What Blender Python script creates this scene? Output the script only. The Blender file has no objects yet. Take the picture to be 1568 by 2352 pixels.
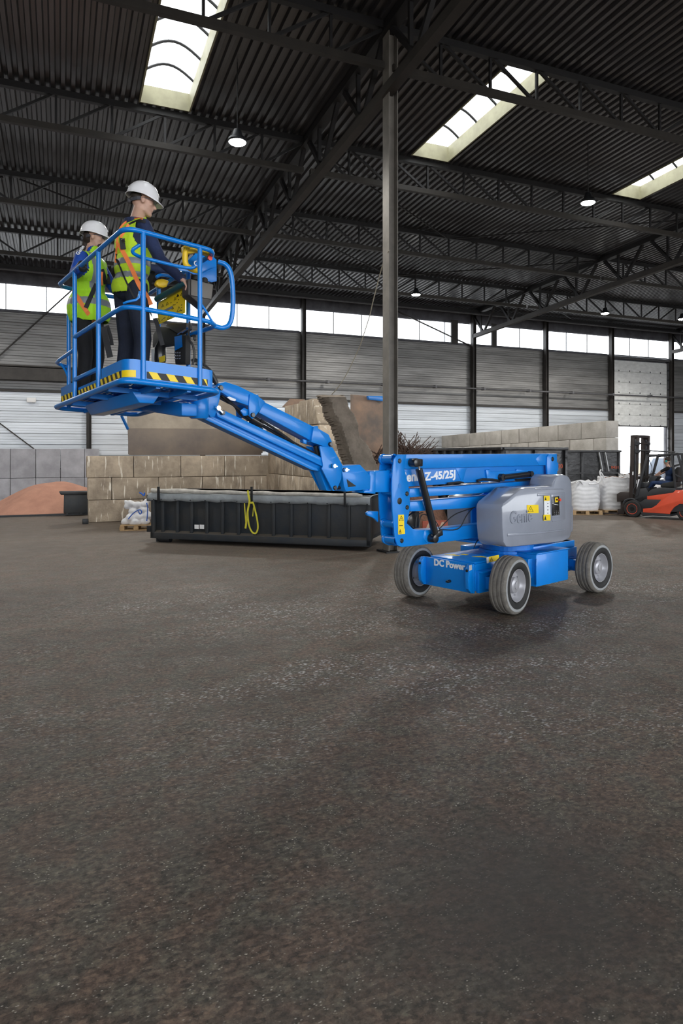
import bpy, bmesh, math, random
from mathutils import Vector, Matrix
random.seed(7)
SC = bpy.context.scene
COL = SC.collection
# ------------------------------------------------------------------ frame of the hall
# world x runs along the back wall (to the right), world y runs towards the back wall, camera at the origin
F = 1540.0; HZ = 1042.0; CX = 784.0; H = 2.0
RX, RY = .9224, -.3863          # camera right
FX, FY = .3863, .9224           # camera forward
def C(X, D, z):                 # camera-aligned ground coordinates -> world
    return Vector((RX*X + FX*D, RY*X + FY*D, z))
def at(px, py, D):
    return C((px-CX)/F*D, D, H + (HZ-py)/F*D)
def on_floor(px, py, z=0.0):
    return at(px, py, F*(H-z)/(py-HZ))
# ------------------------------------------------------------------ camera
cd = bpy.data.cameras.new('camera'); cam = bpy.data.objects.new('camera', cd); COL.objects.link(cam)
cd.sensor_fit = 'AUTO'; cd.sensor_width = 36; cd.lens = F/2352*36
cd.shift_y = -(1176-HZ)/2352; cd.clip_end = 500; cd.clip_start = .05
cam.location = (0, 0, H)
cam.rotation_euler = (math.radians(90), 0, -math.atan2(FX, FY))
SC.camera = cam
# ------------------------------------------------------------------ world, exposure
SC.view_settings.view_transform = 'Standard'; SC.view_settings.look = 'None'
SC.view_settings.gamma = 1; SC.view_settings.use_curve_mapping = False
SC.view_settings.exposure = 1.15
w = bpy.data.worlds.new('overcast_sky'); SC.world = w; w.use_nodes = True
bg = w.node_tree.nodes['Background']
bg.inputs[0].default_value = (.93, .965, 1.0, 1); bg.inputs[1].default_value = 2.35
# ------------------------------------------------------------------ materials
def mat(name, col, rough=.5, metal=0., var=0., scale=4., bump=0., bscale=60., col2=None, coat=0., stretch=None, spec=.5, ramp=(.35,.65), rv=0):
    m = bpy.data.materials.new(name); m.use_nodes = True
    nt = m.node_tree; b = nt.nodes['Principled BSDF']
    b.inputs['Roughness'].default_value = rough; b.inputs['Metallic'].default_value = metal
    b.inputs['Base Color'].default_value = (*col, 1); b.inputs['Coat Weight'].default_value = coat
    b.inputs['Specular IOR Level'].default_value = spec
    tc = nt.nodes.new('ShaderNodeTexCoord'); mp = nt.nodes.new('ShaderNodeMapping')
    nt.links.new(tc.outputs['Object'], mp.inputs[0])
    if stretch: mp.inputs['Scale'].default_value = stretch
    if var > 0 or col2:
        n = nt.nodes.new('ShaderNodeTexNoise'); n.inputs['Scale'].default_value = scale; n.inputs['Detail'].default_value = 8
        n.inputs['Roughness'].default_value = .62
        nt.links.new(mp.outputs[0], n.inputs['Vector'])
        r = nt.nodes.new('ShaderNodeValToRGB'); nt.links.new(n.outputs['Fac'], r.inputs[0])
        c2 = col2 if col2 else tuple(max(0, c*(1-var)) for c in col)
        r.color_ramp.elements[0].position = ramp[0]; r.color_ramp.elements[1].position = ramp[1]
        r.color_ramp.elements[0].color = (*c2, 1); r.color_ramp.elements[1].color = (*col, 1)
        out = r.outputs[0]
        if rv > 0:      # each piece its own tone
            oi = nt.nodes.new('ShaderNodeObjectInfo'); mr = nt.nodes.new('ShaderNodeMapRange'); nt.links.new(oi.outputs['Random'], mr.inputs[0])
            mr.inputs[3].default_value = 1-rv; mr.inputs[4].default_value = 1+rv
            vm = nt.nodes.new('ShaderNodeVectorMath'); vm.operation = 'SCALE'; nt.links.new(out, vm.inputs[0]); nt.links.new(mr.outputs[0], vm.inputs['Scale']); out = vm.outputs[0]
            ad = nt.nodes.new('ShaderNodeVectorMath'); ad.operation = 'ADD'; nt.links.new(mp.outputs[0], ad.inputs[0]); cx = nt.nodes.new('ShaderNodeCombineXYZ'); ml = nt.nodes.new('ShaderNodeMath'); ml.operation = 'MULTIPLY'; ml.inputs[1].default_value = 50
            nt.links.new(oi.outputs['Random'], ml.inputs[0]); nt.links.new(ml.outputs[0], cx.inputs[0]); nt.links.new(cx.outputs[0], ad.inputs[1]); nt.links.new(ad.outputs[0], n.inputs['Vector'])
        nt.links.new(out, b.inputs['Base Color'])
    if bump > 0:
        n2 = nt.nodes.new('ShaderNodeTexNoise'); n2.inputs['Scale'].default_value = bscale; n2.inputs['Detail'].default_value = 6
        nt.links.new(mp.outputs[0], n2.inputs['Vector'])
        bp = nt.nodes.new('ShaderNodeBump'); bp.inputs['Strength'].default_value = bump; bp.inputs['Distance'].default_value = .02
        nt.links.new(n2.outputs['Fac'], bp.inputs['Height']); nt.links.new(bp.outputs[0], b.inputs['Normal'])
    return m
M = {}
M['deck'] = mat('roof_deck_steel', (.058,.056,.060), .30, 0, .45, 1.2, stretch=(.6,.15,1), spec=1.0)
M['truss'] = mat('truss_steel', (.020,.019,.020), .55, .1, .3, 3)
M['truss_tan'] = mat('truss_skylit_tan', (.034,.028,.022), .6, 0, .4, 2)  # tan tint stands in for skylight falling on the bottom chords
M['girder'] = mat('girder_steel', (.050,.042,.036), .6, 0, .35, 2)
M['column'] = mat('column_paint', (.22,.20,.175), .6, 0, .3, 3)
M['wallcol'] = mat('wall_column_steel', (.045,.040,.037), .6, 0, .4, 3)
M['curb'] = mat('skylight_curb', (.36,.34,.22), .6, 0, .25, 3)
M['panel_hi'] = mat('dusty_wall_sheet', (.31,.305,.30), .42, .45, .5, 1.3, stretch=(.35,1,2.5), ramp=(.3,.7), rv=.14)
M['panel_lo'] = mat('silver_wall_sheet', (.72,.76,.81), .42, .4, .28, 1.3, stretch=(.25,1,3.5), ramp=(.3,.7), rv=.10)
M['fascia'] = mat('grimy_fascia', (.13,.13,.15), .6, .1, .5, 2)
M['conc'] = mat('cast_concrete', (.44,.44,.48), .85, 0, 0, 1.6, .3, 40, col2=(.31,.31,.34), rv=.06)
M['block'] = mat('concrete_block', (.50,.41,.31), .9, 0, 0, 2.2, .5, 25, col2=(.26,.21,.16), ramp=(.3,.62), rv=.16)
M['block2'] = mat('pale_concrete_block', (.56,.53,.49), .9, 0, 0, 1.8, .4, 25, col2=(.38,.355,.32), ramp=(.3,.62), rv=.12)
def streaks(m, c, thr=.60):
    nt = m.node_tree; b = nt.nodes['Principled BSDF']; src = b.inputs['Base Color'].links[0].from_socket
    tc = nt.nodes.new('ShaderNodeTexCoord'); mp = nt.nodes.new('ShaderNodeMapping'); mp.inputs['Scale'].default_value = (9,9,1.1); nt.links.new(tc.outputs['Object'], mp.inputs[0])
    n = nt.nodes.new('ShaderNodeTexNoise'); n.inputs['Scale'].default_value = 1.6; n.inputs['Detail'].default_value = 7; nt.links.new(mp.outputs[0], n.inputs['Vector'])
    r = nt.nodes.new('ShaderNodeValToRGB'); r.color_ramp.elements[0].position = thr; r.color_ramp.elements[1].position = thr+.06; nt.links.new(n.outputs['Fac'], r.inputs[0])
    x = nt.nodes.new('ShaderNodeMix'); x.data_type = 'RGBA'; nt.links.new(r.outputs[0], x.inputs[0]); nt.links.new(src, x.inputs[6]); x.inputs[7].default_value = (*c,1); nt.links.new(x.outputs[2], b.inputs['Base Color'])
streaks(M['block'], (.80,.74,.64))
M['dark'] = mat('black_steel', (.018,.02,.024), .45, .1, .4, 5)
M['rubber'] = mat('rubber', (.02,.02,.02), .7, 0, .3, 8)
M['doorpanel'] = mat('door_sheet', (.86,.87,.86), .5, .1, .2, 3, stretch=(1,1,2))
M['pipe'] = mat('pipe_grey', (.12,.12,.13), .5, .2, .3, 4)
M['galv'] = mat('galvanised', (.45,.46,.47), .4, .6, .3, 6)
M['white'] = mat('white_plastic', (.8,.8,.8), .4)
M['cable'] = mat('cable_black', (.02,.02,.02), .45)
def emit(name, col, s):
    m = bpy.data.materials.new(name); m.use_nodes = True; nt = m.node_tree
    b = nt.nodes['Principled BSDF']; b.inputs['Emission Color'].default_value = (*col,1); b.inputs['Emission Strength'].default_value = s
    b.inputs['Base Color'].default_value = (.8,.8,.8,1); return m
M['lampglow'] = emit('lamp_glow', (1,.98,.93), 60)
def glassy(name, tint, mixf):
    m = bpy.data.materials.new(name); m.use_nodes = True; nt = m.node_tree; nt.nodes.clear()
    o = nt.nodes.new('ShaderNodeOutputMaterial'); t = nt.nodes.new('ShaderNodeBsdfTransparent'); g = nt.nodes.new('ShaderNodeBsdfGlossy')
    t.inputs[0].default_value = (*tint,1); g.inputs['Roughness'].default_value = .15
    fr = nt.nodes.new('ShaderNodeMixShader'); fr.inputs[0].default_value = mixf
    nt.links.new(t.outputs[0], fr.inputs[1]); nt.links.new(g.outputs[0], fr.inputs[2]); nt.links.new(fr.outputs[0], o.inputs[0]); return m
M['glass'] = glassy('window_glass', (.95,.96,.97), .06)
M['poly'] = glassy('skylight_sheet', (.93,.93,.92), .08)

def floor_material():
    m = bpy.data.materials.new('asphalt_floor'); m.use_nodes = True; nt = m.node_tree; N = nt.nodes; L = nt.links
    b = N['Principled BSDF']
    tc = N.new('ShaderNodeTexCoord')
    def noise(sc, det=8, rough=.6, dist=0, vec=None):
        n = N.new('ShaderNodeTexNoise'); n.inputs['Scale'].default_value = sc; n.inputs['Detail'].default_value = det
        n.inputs['Roughness'].default_value = rough; n.inputs['Distortion'].default_value = dist
        L.new(vec if vec else tc.outputs['Object'], n.inputs['Vector']); return n.outputs['Fac']
    def ramp(inp, p0, c0, p1, c1):
        r = N.new('ShaderNodeValToRGB'); L.new(inp, r.inputs[0]); e = r.color_ramp.elements
        e[0].position = p0; e[0].color = (*c0,1); e[1].position = p1; e[1].color = (*c1,1); return r.outputs[0]
    def mix(fac, a, bb, mode='MIX'):
        x = N.new('ShaderNodeMix'); x.data_type = 'RGBA'; x.blend_type = mode
        if isinstance(fac, float): x.inputs[0].default_value = fac
        else: L.new(fac, x.inputs[0])
        for s, v in ((6,a),(7,bb)):
            if isinstance(v, tuple): x.inputs[s].default_value = (*v,1)
            else: L.new(v, x.inputs[s])
        return x.outputs[2]
    K0 = (0,0,0); K1 = (1,1,1)
    base = ramp(noise(.55, 6), .30, (.062,.052,.042), .70, (.128,.107,.088))
    fine = ramp(noise(26, 9, .75), .36, (.25,.23,.21), .66, (1.6,1.53,1.46))
    c = mix(1.0, base, fine, 'MULTIPLY')
    # flakes: every few centimetres its own tone
    fv = N.new('ShaderNodeTexVoronoi'); fv.inputs['Scale'].default_value = 55; fv.inputs['Randomness'].default_value = 1
    dm = N.new('ShaderNodeMapping'); L.new(tc.outputs['Object'], dm.inputs[0]); dm.inputs['Rotation'].default_value = (0,0,.5); dm.inputs['Scale'].default_value = (.6,1.2,1)
    L.new(dm.outputs[0], fv.inputs['Vector'])
    sx = N.new('ShaderNodeSeparateColor'); L.new(fv.outputs['Color'], sx.inputs[0])
    c = mix(1.0, c, ramp(sx.outputs[0], 0, (.62,.60,.60), 1, (1.5,1.46,1.40)), 'MULTIPLY')
    hue = ramp(noise(4.5, 5, .6), .42, (1.12,.95,.90), .60, (.93,1.03,1.02)); c = mix(1.0, c, hue, 'MULTIPLY')
    # stone chips in the worn surface
    mp = N.new('ShaderNodeMapping'); L.new(tc.outputs['Object'], mp.inputs[0]); mp.inputs['Scale'].default_value = (1,1.6,1)
    v = N.new('ShaderNodeTexVoronoi'); v.inputs['Scale'].default_value = 42; L.new(mp.outputs[0], v.inputs['Vector'])
    chip = ramp(v.outputs['Distance'], .10, K1, .24, K0)
    sel = ramp(noise(9, 5, .6), .46, K0, .60, K1)
    c = mix(mix(1.0, chip, sel, 'MULTIPLY'), c, (.55,.49,.42))
    # near-white specks gathered in bands
    rot = N.new('ShaderNodeMapping'); L.new(tc.outputs['Object'], rot.inputs[0]); rot.inputs['Rotation'].default_value = (0,0,.35); rot.inputs['Scale'].default_value = (.45,1,1)
    band = ramp(noise(.7, 5, .62, .3, rot.outputs[0]), .44, K0, .68, K1)
    v2 = N.new('ShaderNodeTexVoronoi'); v2.inputs['Scale'].default_value = 38; L.new(dm.outputs[0], v2.inputs['Vector'])
    sp = mix(1.0, ramp(v2.outputs['Distance'], .22, K1, .42, K0), ramp(noise(11, 6, .7), .45, K0, .55, K1), 'MULTIPLY')
    zone = N.new('ShaderNodeTexCoord')
    gr = N.new('ShaderNodeTexGradient'); gr.gradient_type = 'SPHERICAL'
    mz = N.new('ShaderNodeMapping'); L.new(tc.outputs['Object'], mz.inputs[0]); mz.vector_type = 'POINT'
    mz.inputs['Location'].default_value = (-.71,-1.60,0); mz.inputs['Scale'].default_value = (.17,.22,.1)
    L.new(mz.outputs[0], gr.inputs[0])
    zn = ramp(gr.outputs['Fac'], .0, (.06,.06,.06), .45, K1)
    f = mix(1.0, mix(1.0, band, sp, 'MULTIPLY'), zn, 'MULTIPLY')
    c = mix(f, c, (.92,.92,.92))
    # dark tyre sweeps
    wv = N.new('ShaderNodeTexWave'); wv.wave_type = 'RINGS'; wv.rings_direction = 'Z'; wv.inputs['Scale'].default_value = .22; wv.inputs['Distortion'].default_value = 2.2; wv.inputs['Detail'].default_value = 3
    mw = N.new('ShaderNodeMapping'); L.new(tc.outputs['Object'], mw.inputs[0]); mw.inputs['Location'].default_value = (4,-26,0); L.new(mw.outputs[0], wv.inputs[0])
    tr = ramp(wv.outputs['Fac'], .08, K1, .34, K0)
    c = mix(mix(1.0, tr, (.13,.13,.13), 'MULTIPLY'), c, (.060,.050,.042))
    # dark damp stain near the camera
    gs = N.new('ShaderNodeTexGradient'); gs.gradient_type = 'SPHERICAL'
    ms = N.new('ShaderNodeMapping'); L.new(tc.outputs['Object'], ms.inputs[0])
    p = on_floor(1230, 2080); s = .95
    ms.inputs['Location'].default_value = (-p.x*s, -p.y*s, 0); ms.inputs['Scale'].default_value = (s, s, s); L.new(ms.outputs[0], gs.inputs[0])
    st = ramp(gs.outputs['Fac'], .05, K0, .8, (.75,.75,.75))
    c = mix(st, c, (.040,.034,.030))
    # far floor blends into a paler, even brown
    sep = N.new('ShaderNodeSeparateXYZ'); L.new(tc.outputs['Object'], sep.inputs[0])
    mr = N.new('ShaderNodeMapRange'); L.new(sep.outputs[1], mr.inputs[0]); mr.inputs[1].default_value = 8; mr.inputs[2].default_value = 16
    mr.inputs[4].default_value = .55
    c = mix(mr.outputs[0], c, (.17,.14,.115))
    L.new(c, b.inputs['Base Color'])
    rr = N.new('ShaderNodeMapRange'); L.new(noise(3, 6), rr.inputs[0]); rr.inputs[3].default_value = .45; rr.inputs[4].default_value = .8
    L.new(rr.outputs[0], b.inputs['Roughness']); b.inputs['Specular IOR Level'].default_value = .45
    bp = N.new('ShaderNodeBump'); bp.inputs['Strength'].default_value = .55; bp.inputs['Distance'].default_value = .012
    L.new(noise(30, 9, .75), bp.inputs['Height'])
    b2 = N.new('ShaderNodeBump'); b2.inputs['Strength'].default_value = .35; b2.inputs['Distance'].default_value = .05
    L.new(noise(2.2, 5, .6), b2.inputs['Height']); L.new(bp.outputs[0], b2.inputs['Normal'])
    L.new(b2.outputs[0], b.inputs['Normal'])
    return m
M['floor'] = floor_material()

# ------------------------------------------------------------------ mesh helpers
class MB:
    def __init__(s): s.v = []; s.f = []; s.mi = []; s.m = 0
    def add(s, vs, fs):
        o = len(s.v); s.v += [Vector(q) for q in vs]
        for f in fs: s.f.append([i+o for i in f]); s.mi.append(s.m)
        return s
    def box(s, c, d, ax=None):
        """c centre, d full sizes, ax optional three axis vectors"""
        a = ax or (Vector((1,0,0)), Vector((0,1,0)), Vector((0,0,1)))
        c = Vector(c); vs = []
        for k in (-.5,.5):
            for j in (-.5,.5):
                for i in (-.5,.5): vs.append(c + a[0]*d[0]*i + a[1]*d[1]*j + a[2]*d[2]*k)
        s.add(vs, [(0,2,3,1),(4,5,7,6),(0,1,5,4),(1,3,7,5),(3,2,6,7),(2,0,4,6)]); return s
    def bar(s, a, b, w, h=None, up=(0,0,1)):
        a = Vector(a); b = Vector(b); h = h or w; d = b-a; L = d.length
        if L < 1e-6: return s
        d.normalize(); u = Vector(up)
        if abs(d.dot(u)) > .98: u = Vector((1,0,0))
        x = d.cross(u).normalized(); y = x.cross(d).normalized()
        return s.box((a+b)/2, (w, L, h), (x, d, y))
    def prism(s, pts, vec):
        """closed polygon extruded by vec"""
        n = len(pts); vec = Vector(vec); pts = [Vector(p) for p in pts]
        s.add(pts + [p+vec for p in pts], [list(range(n))[::-1], list(range(n,2*n))] + [(i,(i+1)%n,n+(i+1)%n,n+i) for i in range(n)]); return s
    def tube(s, path, r, n=10, closed=False, cap=True, rr=None):
        P = [Vector(p) for p in path]; m = len(P); rings = []
        prev = None
        for i, p in enumerate(P):
            if closed: d = (P[(i+1)%m]-P[(i-1)%m])
            else: d = (P[min(i+1,m-1)]-P[max(i-1,0)])
            d.normalize()
            if prev is None:
                u = Vector((0,0,1)) if abs(d.z) < .9 else Vector((1,0,0))
                x = d.cross(u).normalized()
            else:
                x = (prev - d*prev.dot(d)).normalized()
            prev = x; y = d.cross(x)
            q = rr[i] if rr else r
            rings.append([p + (x*math.cos(2*math.pi*k/n) + y*math.sin(2*math.pi*k/n))*q for k in range(n)])
        vs = [v for R_ in rings for v in R_]; fs = []
        for i in range(m if closed else m-1):
            a = i*n; b = ((i+1)%m)*n
            for k in range(n): fs.append((a+k, a+(k+1)%n, b+(k+1)%n, b+k))
        if cap and not closed: fs.append(list(range(n))[::-1]); fs.append(list(range((m-1)*n, m*n)))
        return s.add(vs, fs)
    def lathe(s, c, axis, prof, n=32, cap=True):
        """prof list of (radius, offset along axis)"""
        c = Vector(c); d = Vector(axis).normalized(); u = Vector((0,0,1)) if abs(d.z) < .9 else Vector((1,0,0))
        x = d.cross(u).normalized(); y = d.cross(x)
        vs = []; fs = []
        for r, o in prof:
            for k in range(n): a = 2*math.pi*k/n; vs.append(c + d*o + (x*math.cos(a)+y*math.sin(a))*r)
        for i in range(len(prof)-1):
            for k in range(n): fs.append((i*n+k, i*n+(k+1)%n, (i+1)*n+(k+1)%n, (i+1)*n+k))
        if cap: fs.append(list(range(n))[::-1]); fs.append(list(range((len(prof)-1)*n, len(prof)*n)))
        return s.add(vs, fs)
    def build(s, name, m, parent=None, bevel=0, seg=2, smooth=False, origin=None, sub=0):
        off = world_loc(parent) if parent else Vector(origin if origin is not None else (0,0,0))
        o0 = off if not (parent and origin is not None) else Vector(origin)
        me = bpy.data.meshes.new(name); me.from_pydata([v-o0 for v in s.v], [], s.f)
        ms = m if isinstance(m, (list, tuple)) else [m]
        for q in ms: me.materials.append(q)
        if len(ms) > 1: me.polygons.foreach_set('material_index', s.mi)
        bm = bmesh.new(); bm.from_mesh(me); bmesh.ops.recalc_face_normals(bm, faces=bm.faces)
        if bevel:
            es = [e for e in bm.edges if len(e.link_faces) == 2 and e.calc_face_angle(0) > .5]
            bmesh.ops.bevel(bm, geom=es, offset=bevel, segments=seg, affect='EDGES', profile=.5, clamp_overlap=True)
        bm.to_mesh(me); bm.free()
        if smooth or bevel:
            me.polygons.foreach_set('use_smooth', [True]*len(me.polygons))
            if hasattr(me, 'set_sharp_from_angle'): me.set_sharp_from_angle(angle=math.radians(38))
        o = bpy.data.objects.new(name, me); COL.objects.link(o)
        if parent: o.parent = parent; o.location = o0 - off
        else: o.location = off
        if sub:
            md = o.modifiers.new('subsurf', 'SUBSURF'); md.levels = sub; md.render_levels = sub
        return o
def world_loc(o):
    l = Vector((0,0,0))
    while o: l += o.location; o = o.parent
    return l
def tag(o, label=None, cat=None, group=None, kind=None):
    if label: o['label'] = label
    if cat: o['category'] = cat
    if group: o['group'] = group
    if kind: o['kind'] = kind
    return o
def thing(name, loc, label=None, cat=None, group=None, kind=None):
    o = bpy.data.objects.new(name, None); COL.objects.link(o); o.location = Vector(loc); o.empty_display_size = .2
    return tag(o, label, cat, group, kind)
def inst(o, parent, loc, name=None, rot=None):
    """a further part sharing mesh data; loc is world position of its origin"""
    c = o.copy(); COL.objects.link(c)
    if name: c.name = name
    c.parent = parent; c.location = Vector(loc) - (world_loc(parent) if parent else Vector((0,0,0)))
    if rot is not None: c.rotation_euler = rot
    return c
def smooth_path(pts, it=2):
    P = [Vector(p) for p in pts]
    for _ in range(it):
        Q = [P[0]]
        for i in range(len(P)-1): Q += [P[i]*.75+P[i+1]*.25, P[i]*.25+P[i+1]*.75]
        Q.append(P[-1]); P = Q
    return P
def text_part(txt, name, m, parent, origin, xdir, ydir, size, ext=.003, bold=.0, shear=0., xs=1.):
    cu = bpy.data.curves.new('t', 'FONT'); cu.body = txt; cu.size = size; cu.extrude = ext; cu.offset = bold; cu.shear = shear; cu.resolution_u = 3
    to = bpy.data.objects.new('t', cu); COL.objects.link(to); bpy.context.view_layer.update()
    me = bpy.data.meshes.new_from_object(to); bpy.data.objects.remove(to)
    x = Vector(xdir).normalized(); y = Vector(ydir).normalized(); z = x.cross(y).normalized()
    off = world_loc(parent)
    for v in me.vertices: v.co = Vector(origin) + x*v.co.x*xs + y*v.co.y + z*v.co.z - off
    me.materials.clear(); me.materials.append(m); me.name = name
    o = bpy.data.objects.new(name, me); COL.objects.link(o); o.parent = parent; return o
# ================================================================== THE HALL
WV = 31.77                                    # back wall
def zroof(v): return 9.90 + .045*(WV-v)       # underside of the roof deck
TV = [12.25, 17.13, 22.01, 26.89]             # lattice purlins
GU = [-8.85, 6.15, 21.15, 36.15]              # main girders
SKY = [(1.75+7.5*i, 3.0+7.5*i) for i in range(-1, 6)]
U0, U1 = -13.85, 51.15
V0 = -12.2

# floor (inside) and yard (outside)
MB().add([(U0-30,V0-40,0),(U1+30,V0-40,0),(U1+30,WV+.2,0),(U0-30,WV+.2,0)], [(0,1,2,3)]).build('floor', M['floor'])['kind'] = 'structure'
M['yard'] = mat('yard_paving', (.42,.41,.40), .9, 0, .3, 1)
MB().add([(U0-30,WV+.2,-.01),(U1+30,WV+.2,-.01),(U1+30,WV+70,-.01),(U0-30,WV+70,-.01)], [(0,1,2,3)]).build('yard_ground', M['yard'])['kind'] = 'structure'

# roof deck: trapezoidal sheet, ribs run towards the wall, open where the skylights stand
def deck():
    mb = MB(); P = .22; prof = [(0,0),(.085,0),(.115,.075),(.19,.075),(.22,0)]
    rows = [(V0, -7.2, False), (-7.2,-2.4,False), (-2.4,2.5,False), (2.5,7.1,True), (7.1,12.45,False), (12.45,16.95,True), (16.95,22.01,False), (22.01,26.89,False), (26.89,WV+.3,False)]
    n = int((U1-U0)/P)
    for va, vb, sk in rows:
        for i in range(n):
            u = U0 + i*P
            if sk and any(a-.05 < u+.11 < b+.05 for a, b in SKY): continue
            vs = []
            for du, dz in prof: vs += [(u+du, va, zroof(va)+dz), (u+du, vb, zroof(vb)+dz)]
            mb.add(vs, [(2*k, 2*k+2, 2*k+3, 2*k+1) for k in range(4)])
    o = mb.build('ceiling', M['deck']); o['kind'] = 'structure'
    # opaque insulation and felt above the sheet
    mb = MB()
    for va, vb, sk in rows:
        spans = [(U0, U1)]
        if sk:
            e = [U0] + [x for s in SKY for x in s] + [U1]; spans = [(e[i], e[i+1]) for i in range(0, len(e), 2)]
        for a, b in spans:
            mb.prism([(a,va,zroof(va)+.09),(b,va,zroof(va)+.09),(b,vb,zroof(vb)+.09),(a,vb,zroof(vb)+.09)], (0,0,.14))
    o = mb.build('roof_covering', M['fascia']); o['kind'] = 'structure'
deck()

# skylights: cream curbs, arched sheet, thin ribs
def skylight(a, b, va, vb, k):
    r = thing('window_%d' % k, ((a+b)/2, (va+vb)/2, zroof((va+vb)/2)), kind='structure')
    def z(v): return zroof(v)
    T = .04; hgt = .42
    for (p, q) in (((a,va),(a,vb)), ((b,va),(b,vb)), ((a,va),(b,va)), ((a,vb),(b,vb))):
        dx = T if p[0] == a and q[0] == a else (-T if p[0] == b and q[0] == b else 0)
        dy = 0 if p[1] != q[1] else (T if p[1] == va else -T)
        mb = MB(); mb.prism([(p[0],p[1],z(p[1])-.02),(q[0],q[1],z(q[1])-.02),(q[0],q[1],z(q[1])+hgt),(p[0],p[1],z(p[1])+hgt)], (dx, dy, 0))
        mb.build('curb', M['curb'], r)
    NS = 10
    def arc(v): return [(a+(b-a)*i/NS, v, z(v)+hgt+.30*math.sin(math.pi*i/NS)) for i in range(NS+1)]
    mb = MB(); A = arc(va); B = arc(vb)
    mb.add(A+B, [(i, i+1, NS+2+i, NS+1+i) for i in range(NS)]).build('glazing_sheet', M['poly'], r, smooth=True)
    n = 5
    for i in range(n):
        v = va + (vb-va)*(i+.35)/n
        MB().tube([(x,y,zz-.02) for x,y,zz in arc(v)], .032, 6).build('glazing_rib', M['truss'], r)
for k, (a, b) in enumerate(SKY): skylight(a, b, 12.45, 16.95, k+1)
for k, (a, b) in enumerate(SKY): skylight(a, b, 2.5, 7.1, k+21)  # row out of view, added to bring daylight onto the near floor

# main girders towards the back wall
def girder(gu, lab):
    va, vb = V0+.5, WV-.3
    def zt(v): return zroof(v)-.13
    def zb(v): return 8.50 + .046*(WV-v)
    r = thing('roof_girder', (gu, vb, zb(vb)), lab, 'girder', 'main girders of the roof')
    MB().bar((gu,va,zt(va)), (gu,vb,zt(vb)), .26, .2).build('top_chord', M['truss'], r)
    MB().bar((gu,va,zb(va)), (gu,vb,zb(vb)), .2, .2).build('bottom_chord', M['girder'], r)
    n = 18; st = 2.44
    v = WV-.3
    for i in range(n):
        v1 = WV - st*i; v2 = v1 - st
        vm = (v1+v2)/2
        MB().bar((gu,vm,zb(vm)), (gu,v1-.15,zt(v1)), .10).build('diagonal', M['truss'], r)
        MB().bar((gu,vm,zb(vm)), (gu,v2+.15,zt(v2)), .10).build('diagonal', M['truss'], r)
        MB().bar((gu,vm+.25,zb(vm)), (gu,vm+.25,zt(vm)), .08).build('web_post', M['truss'], r)
        if v2 < -4: break
for g, l in zip(GU, ('main roof girder at the far left, left of the work platform', 'main roof girder carried by the free-standing steel post, running to the back wall',
                     'main roof girder landing on the back wall above the pale block wall', 'main roof girder at the far right above the sectional door')): girder(g, l)

# lattice purlins between the girders
ROW = {12.25: 'nearest row', 17.13: 'second row', 22.01: 'third row', 26.89: 'rearmost row'}
BAY = {-8.85: 'bay left of the post girder', 6.15: 'bay right of the post girder', 21.15: 'bay left of the door bay', 36.15: 'bay at the far right'}
def truss_protos():
    vp = MB().bar((0,0,-.82), (0,0,0), .055).build('web_post', M['truss'])
    dl = MB().bar((0,0,0), (1.25,0,-.82), .06).build('diagonal', M['truss'])
    dr = MB().bar((0,0,-.82), (1.25,0,0), .06).build('diagonal', M['truss'])
    tc = MB().box((7.5,0,0), (15,.14,.15)).build('top_chord', M['truss'])
    bc = MB().box((7.5,0,0), (14.8,.13,.14)).build('bottom_chord', M['truss_tan'])
    return vp, dl, dr, tc, bc
PR = truss_protos()
first = True
for v in TV:
    for gu in GU:
        zt = zroof(v)-.08; zb = zt-.82
        r = thing('roof_truss', (gu, v, zb), 'lattice roof truss in the %s, %s' % (ROW[v], BAY[gu]), 'roof truss', 'lattice trusses between the girders')
        inst(PR[3], r, (gu, v, zt)); inst(PR[4], r, (gu, v, zb))
        for i in range(1, 12): inst(PR[0], r, (gu+1.25*i, v, zt))
        for i in range(12): inst(PR[1] if i < 6 else PR[2], r, (gu+1.25*i, v, zt))
for o in PR: bpy.data.objects.remove(o)
# wind-bracing rods under the roof
def rod(a, b, lab, rad=.028):
    o = MB().tube([a, b], rad, 6).build('bracing_rod', M['truss'], origin=a); tag(o, lab, 'brace', 'roof bracing rods')
for v1, v2, ua, ub, lab in ((22.01,26.89,-1.35,6.15,'bracing rod above the two workers, left of the post girder'), (26.89,22.01,-8.85,-1.35,'bracing rod in the far left of the roof'),
        (17.13,22.01,6.15,13.65,'bracing rod right of the post, beyond the skylights'), (22.01,26.89,6.15,13.65,'bracing rod right of the post near the back wall'),
        (22.01,17.13,13.65,21.15,'bracing rod under the dark roof left of the right lamp'), (26.89,22.01,13.65,21.15,'bracing rod left of the right girder near the back wall'),
        (26.89,31.5,21.15,28.65,'bracing rod over the clerestory on the right')):
    A_ = Vector((ua, v1, zroof(v1)-.15)); B_ = Vector((ub, v2, zroof(v2)-.15)); rod(A_.lerp(B_, .03), A_.lerp(B_, .97 if v2 < 30 else .85), lab)
# pipe run below the roof close to the wall, and eave beam
tag(MB().tube([(U0,30.2,9.45),(U1,30.2,9.45)], .05, 8).build('sprinkler_pipe', M['pipe'], origin=(6,30.2,9.45)), 'thin pipe running under the roof along the back wall', 'pipe')
e = MB().box((18.65,30.9,9.72), (65,.12,.22)).build('eave_beam', M['truss'], origin=(6,30.9,9.7)); e['kind'] = 'structure'

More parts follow.
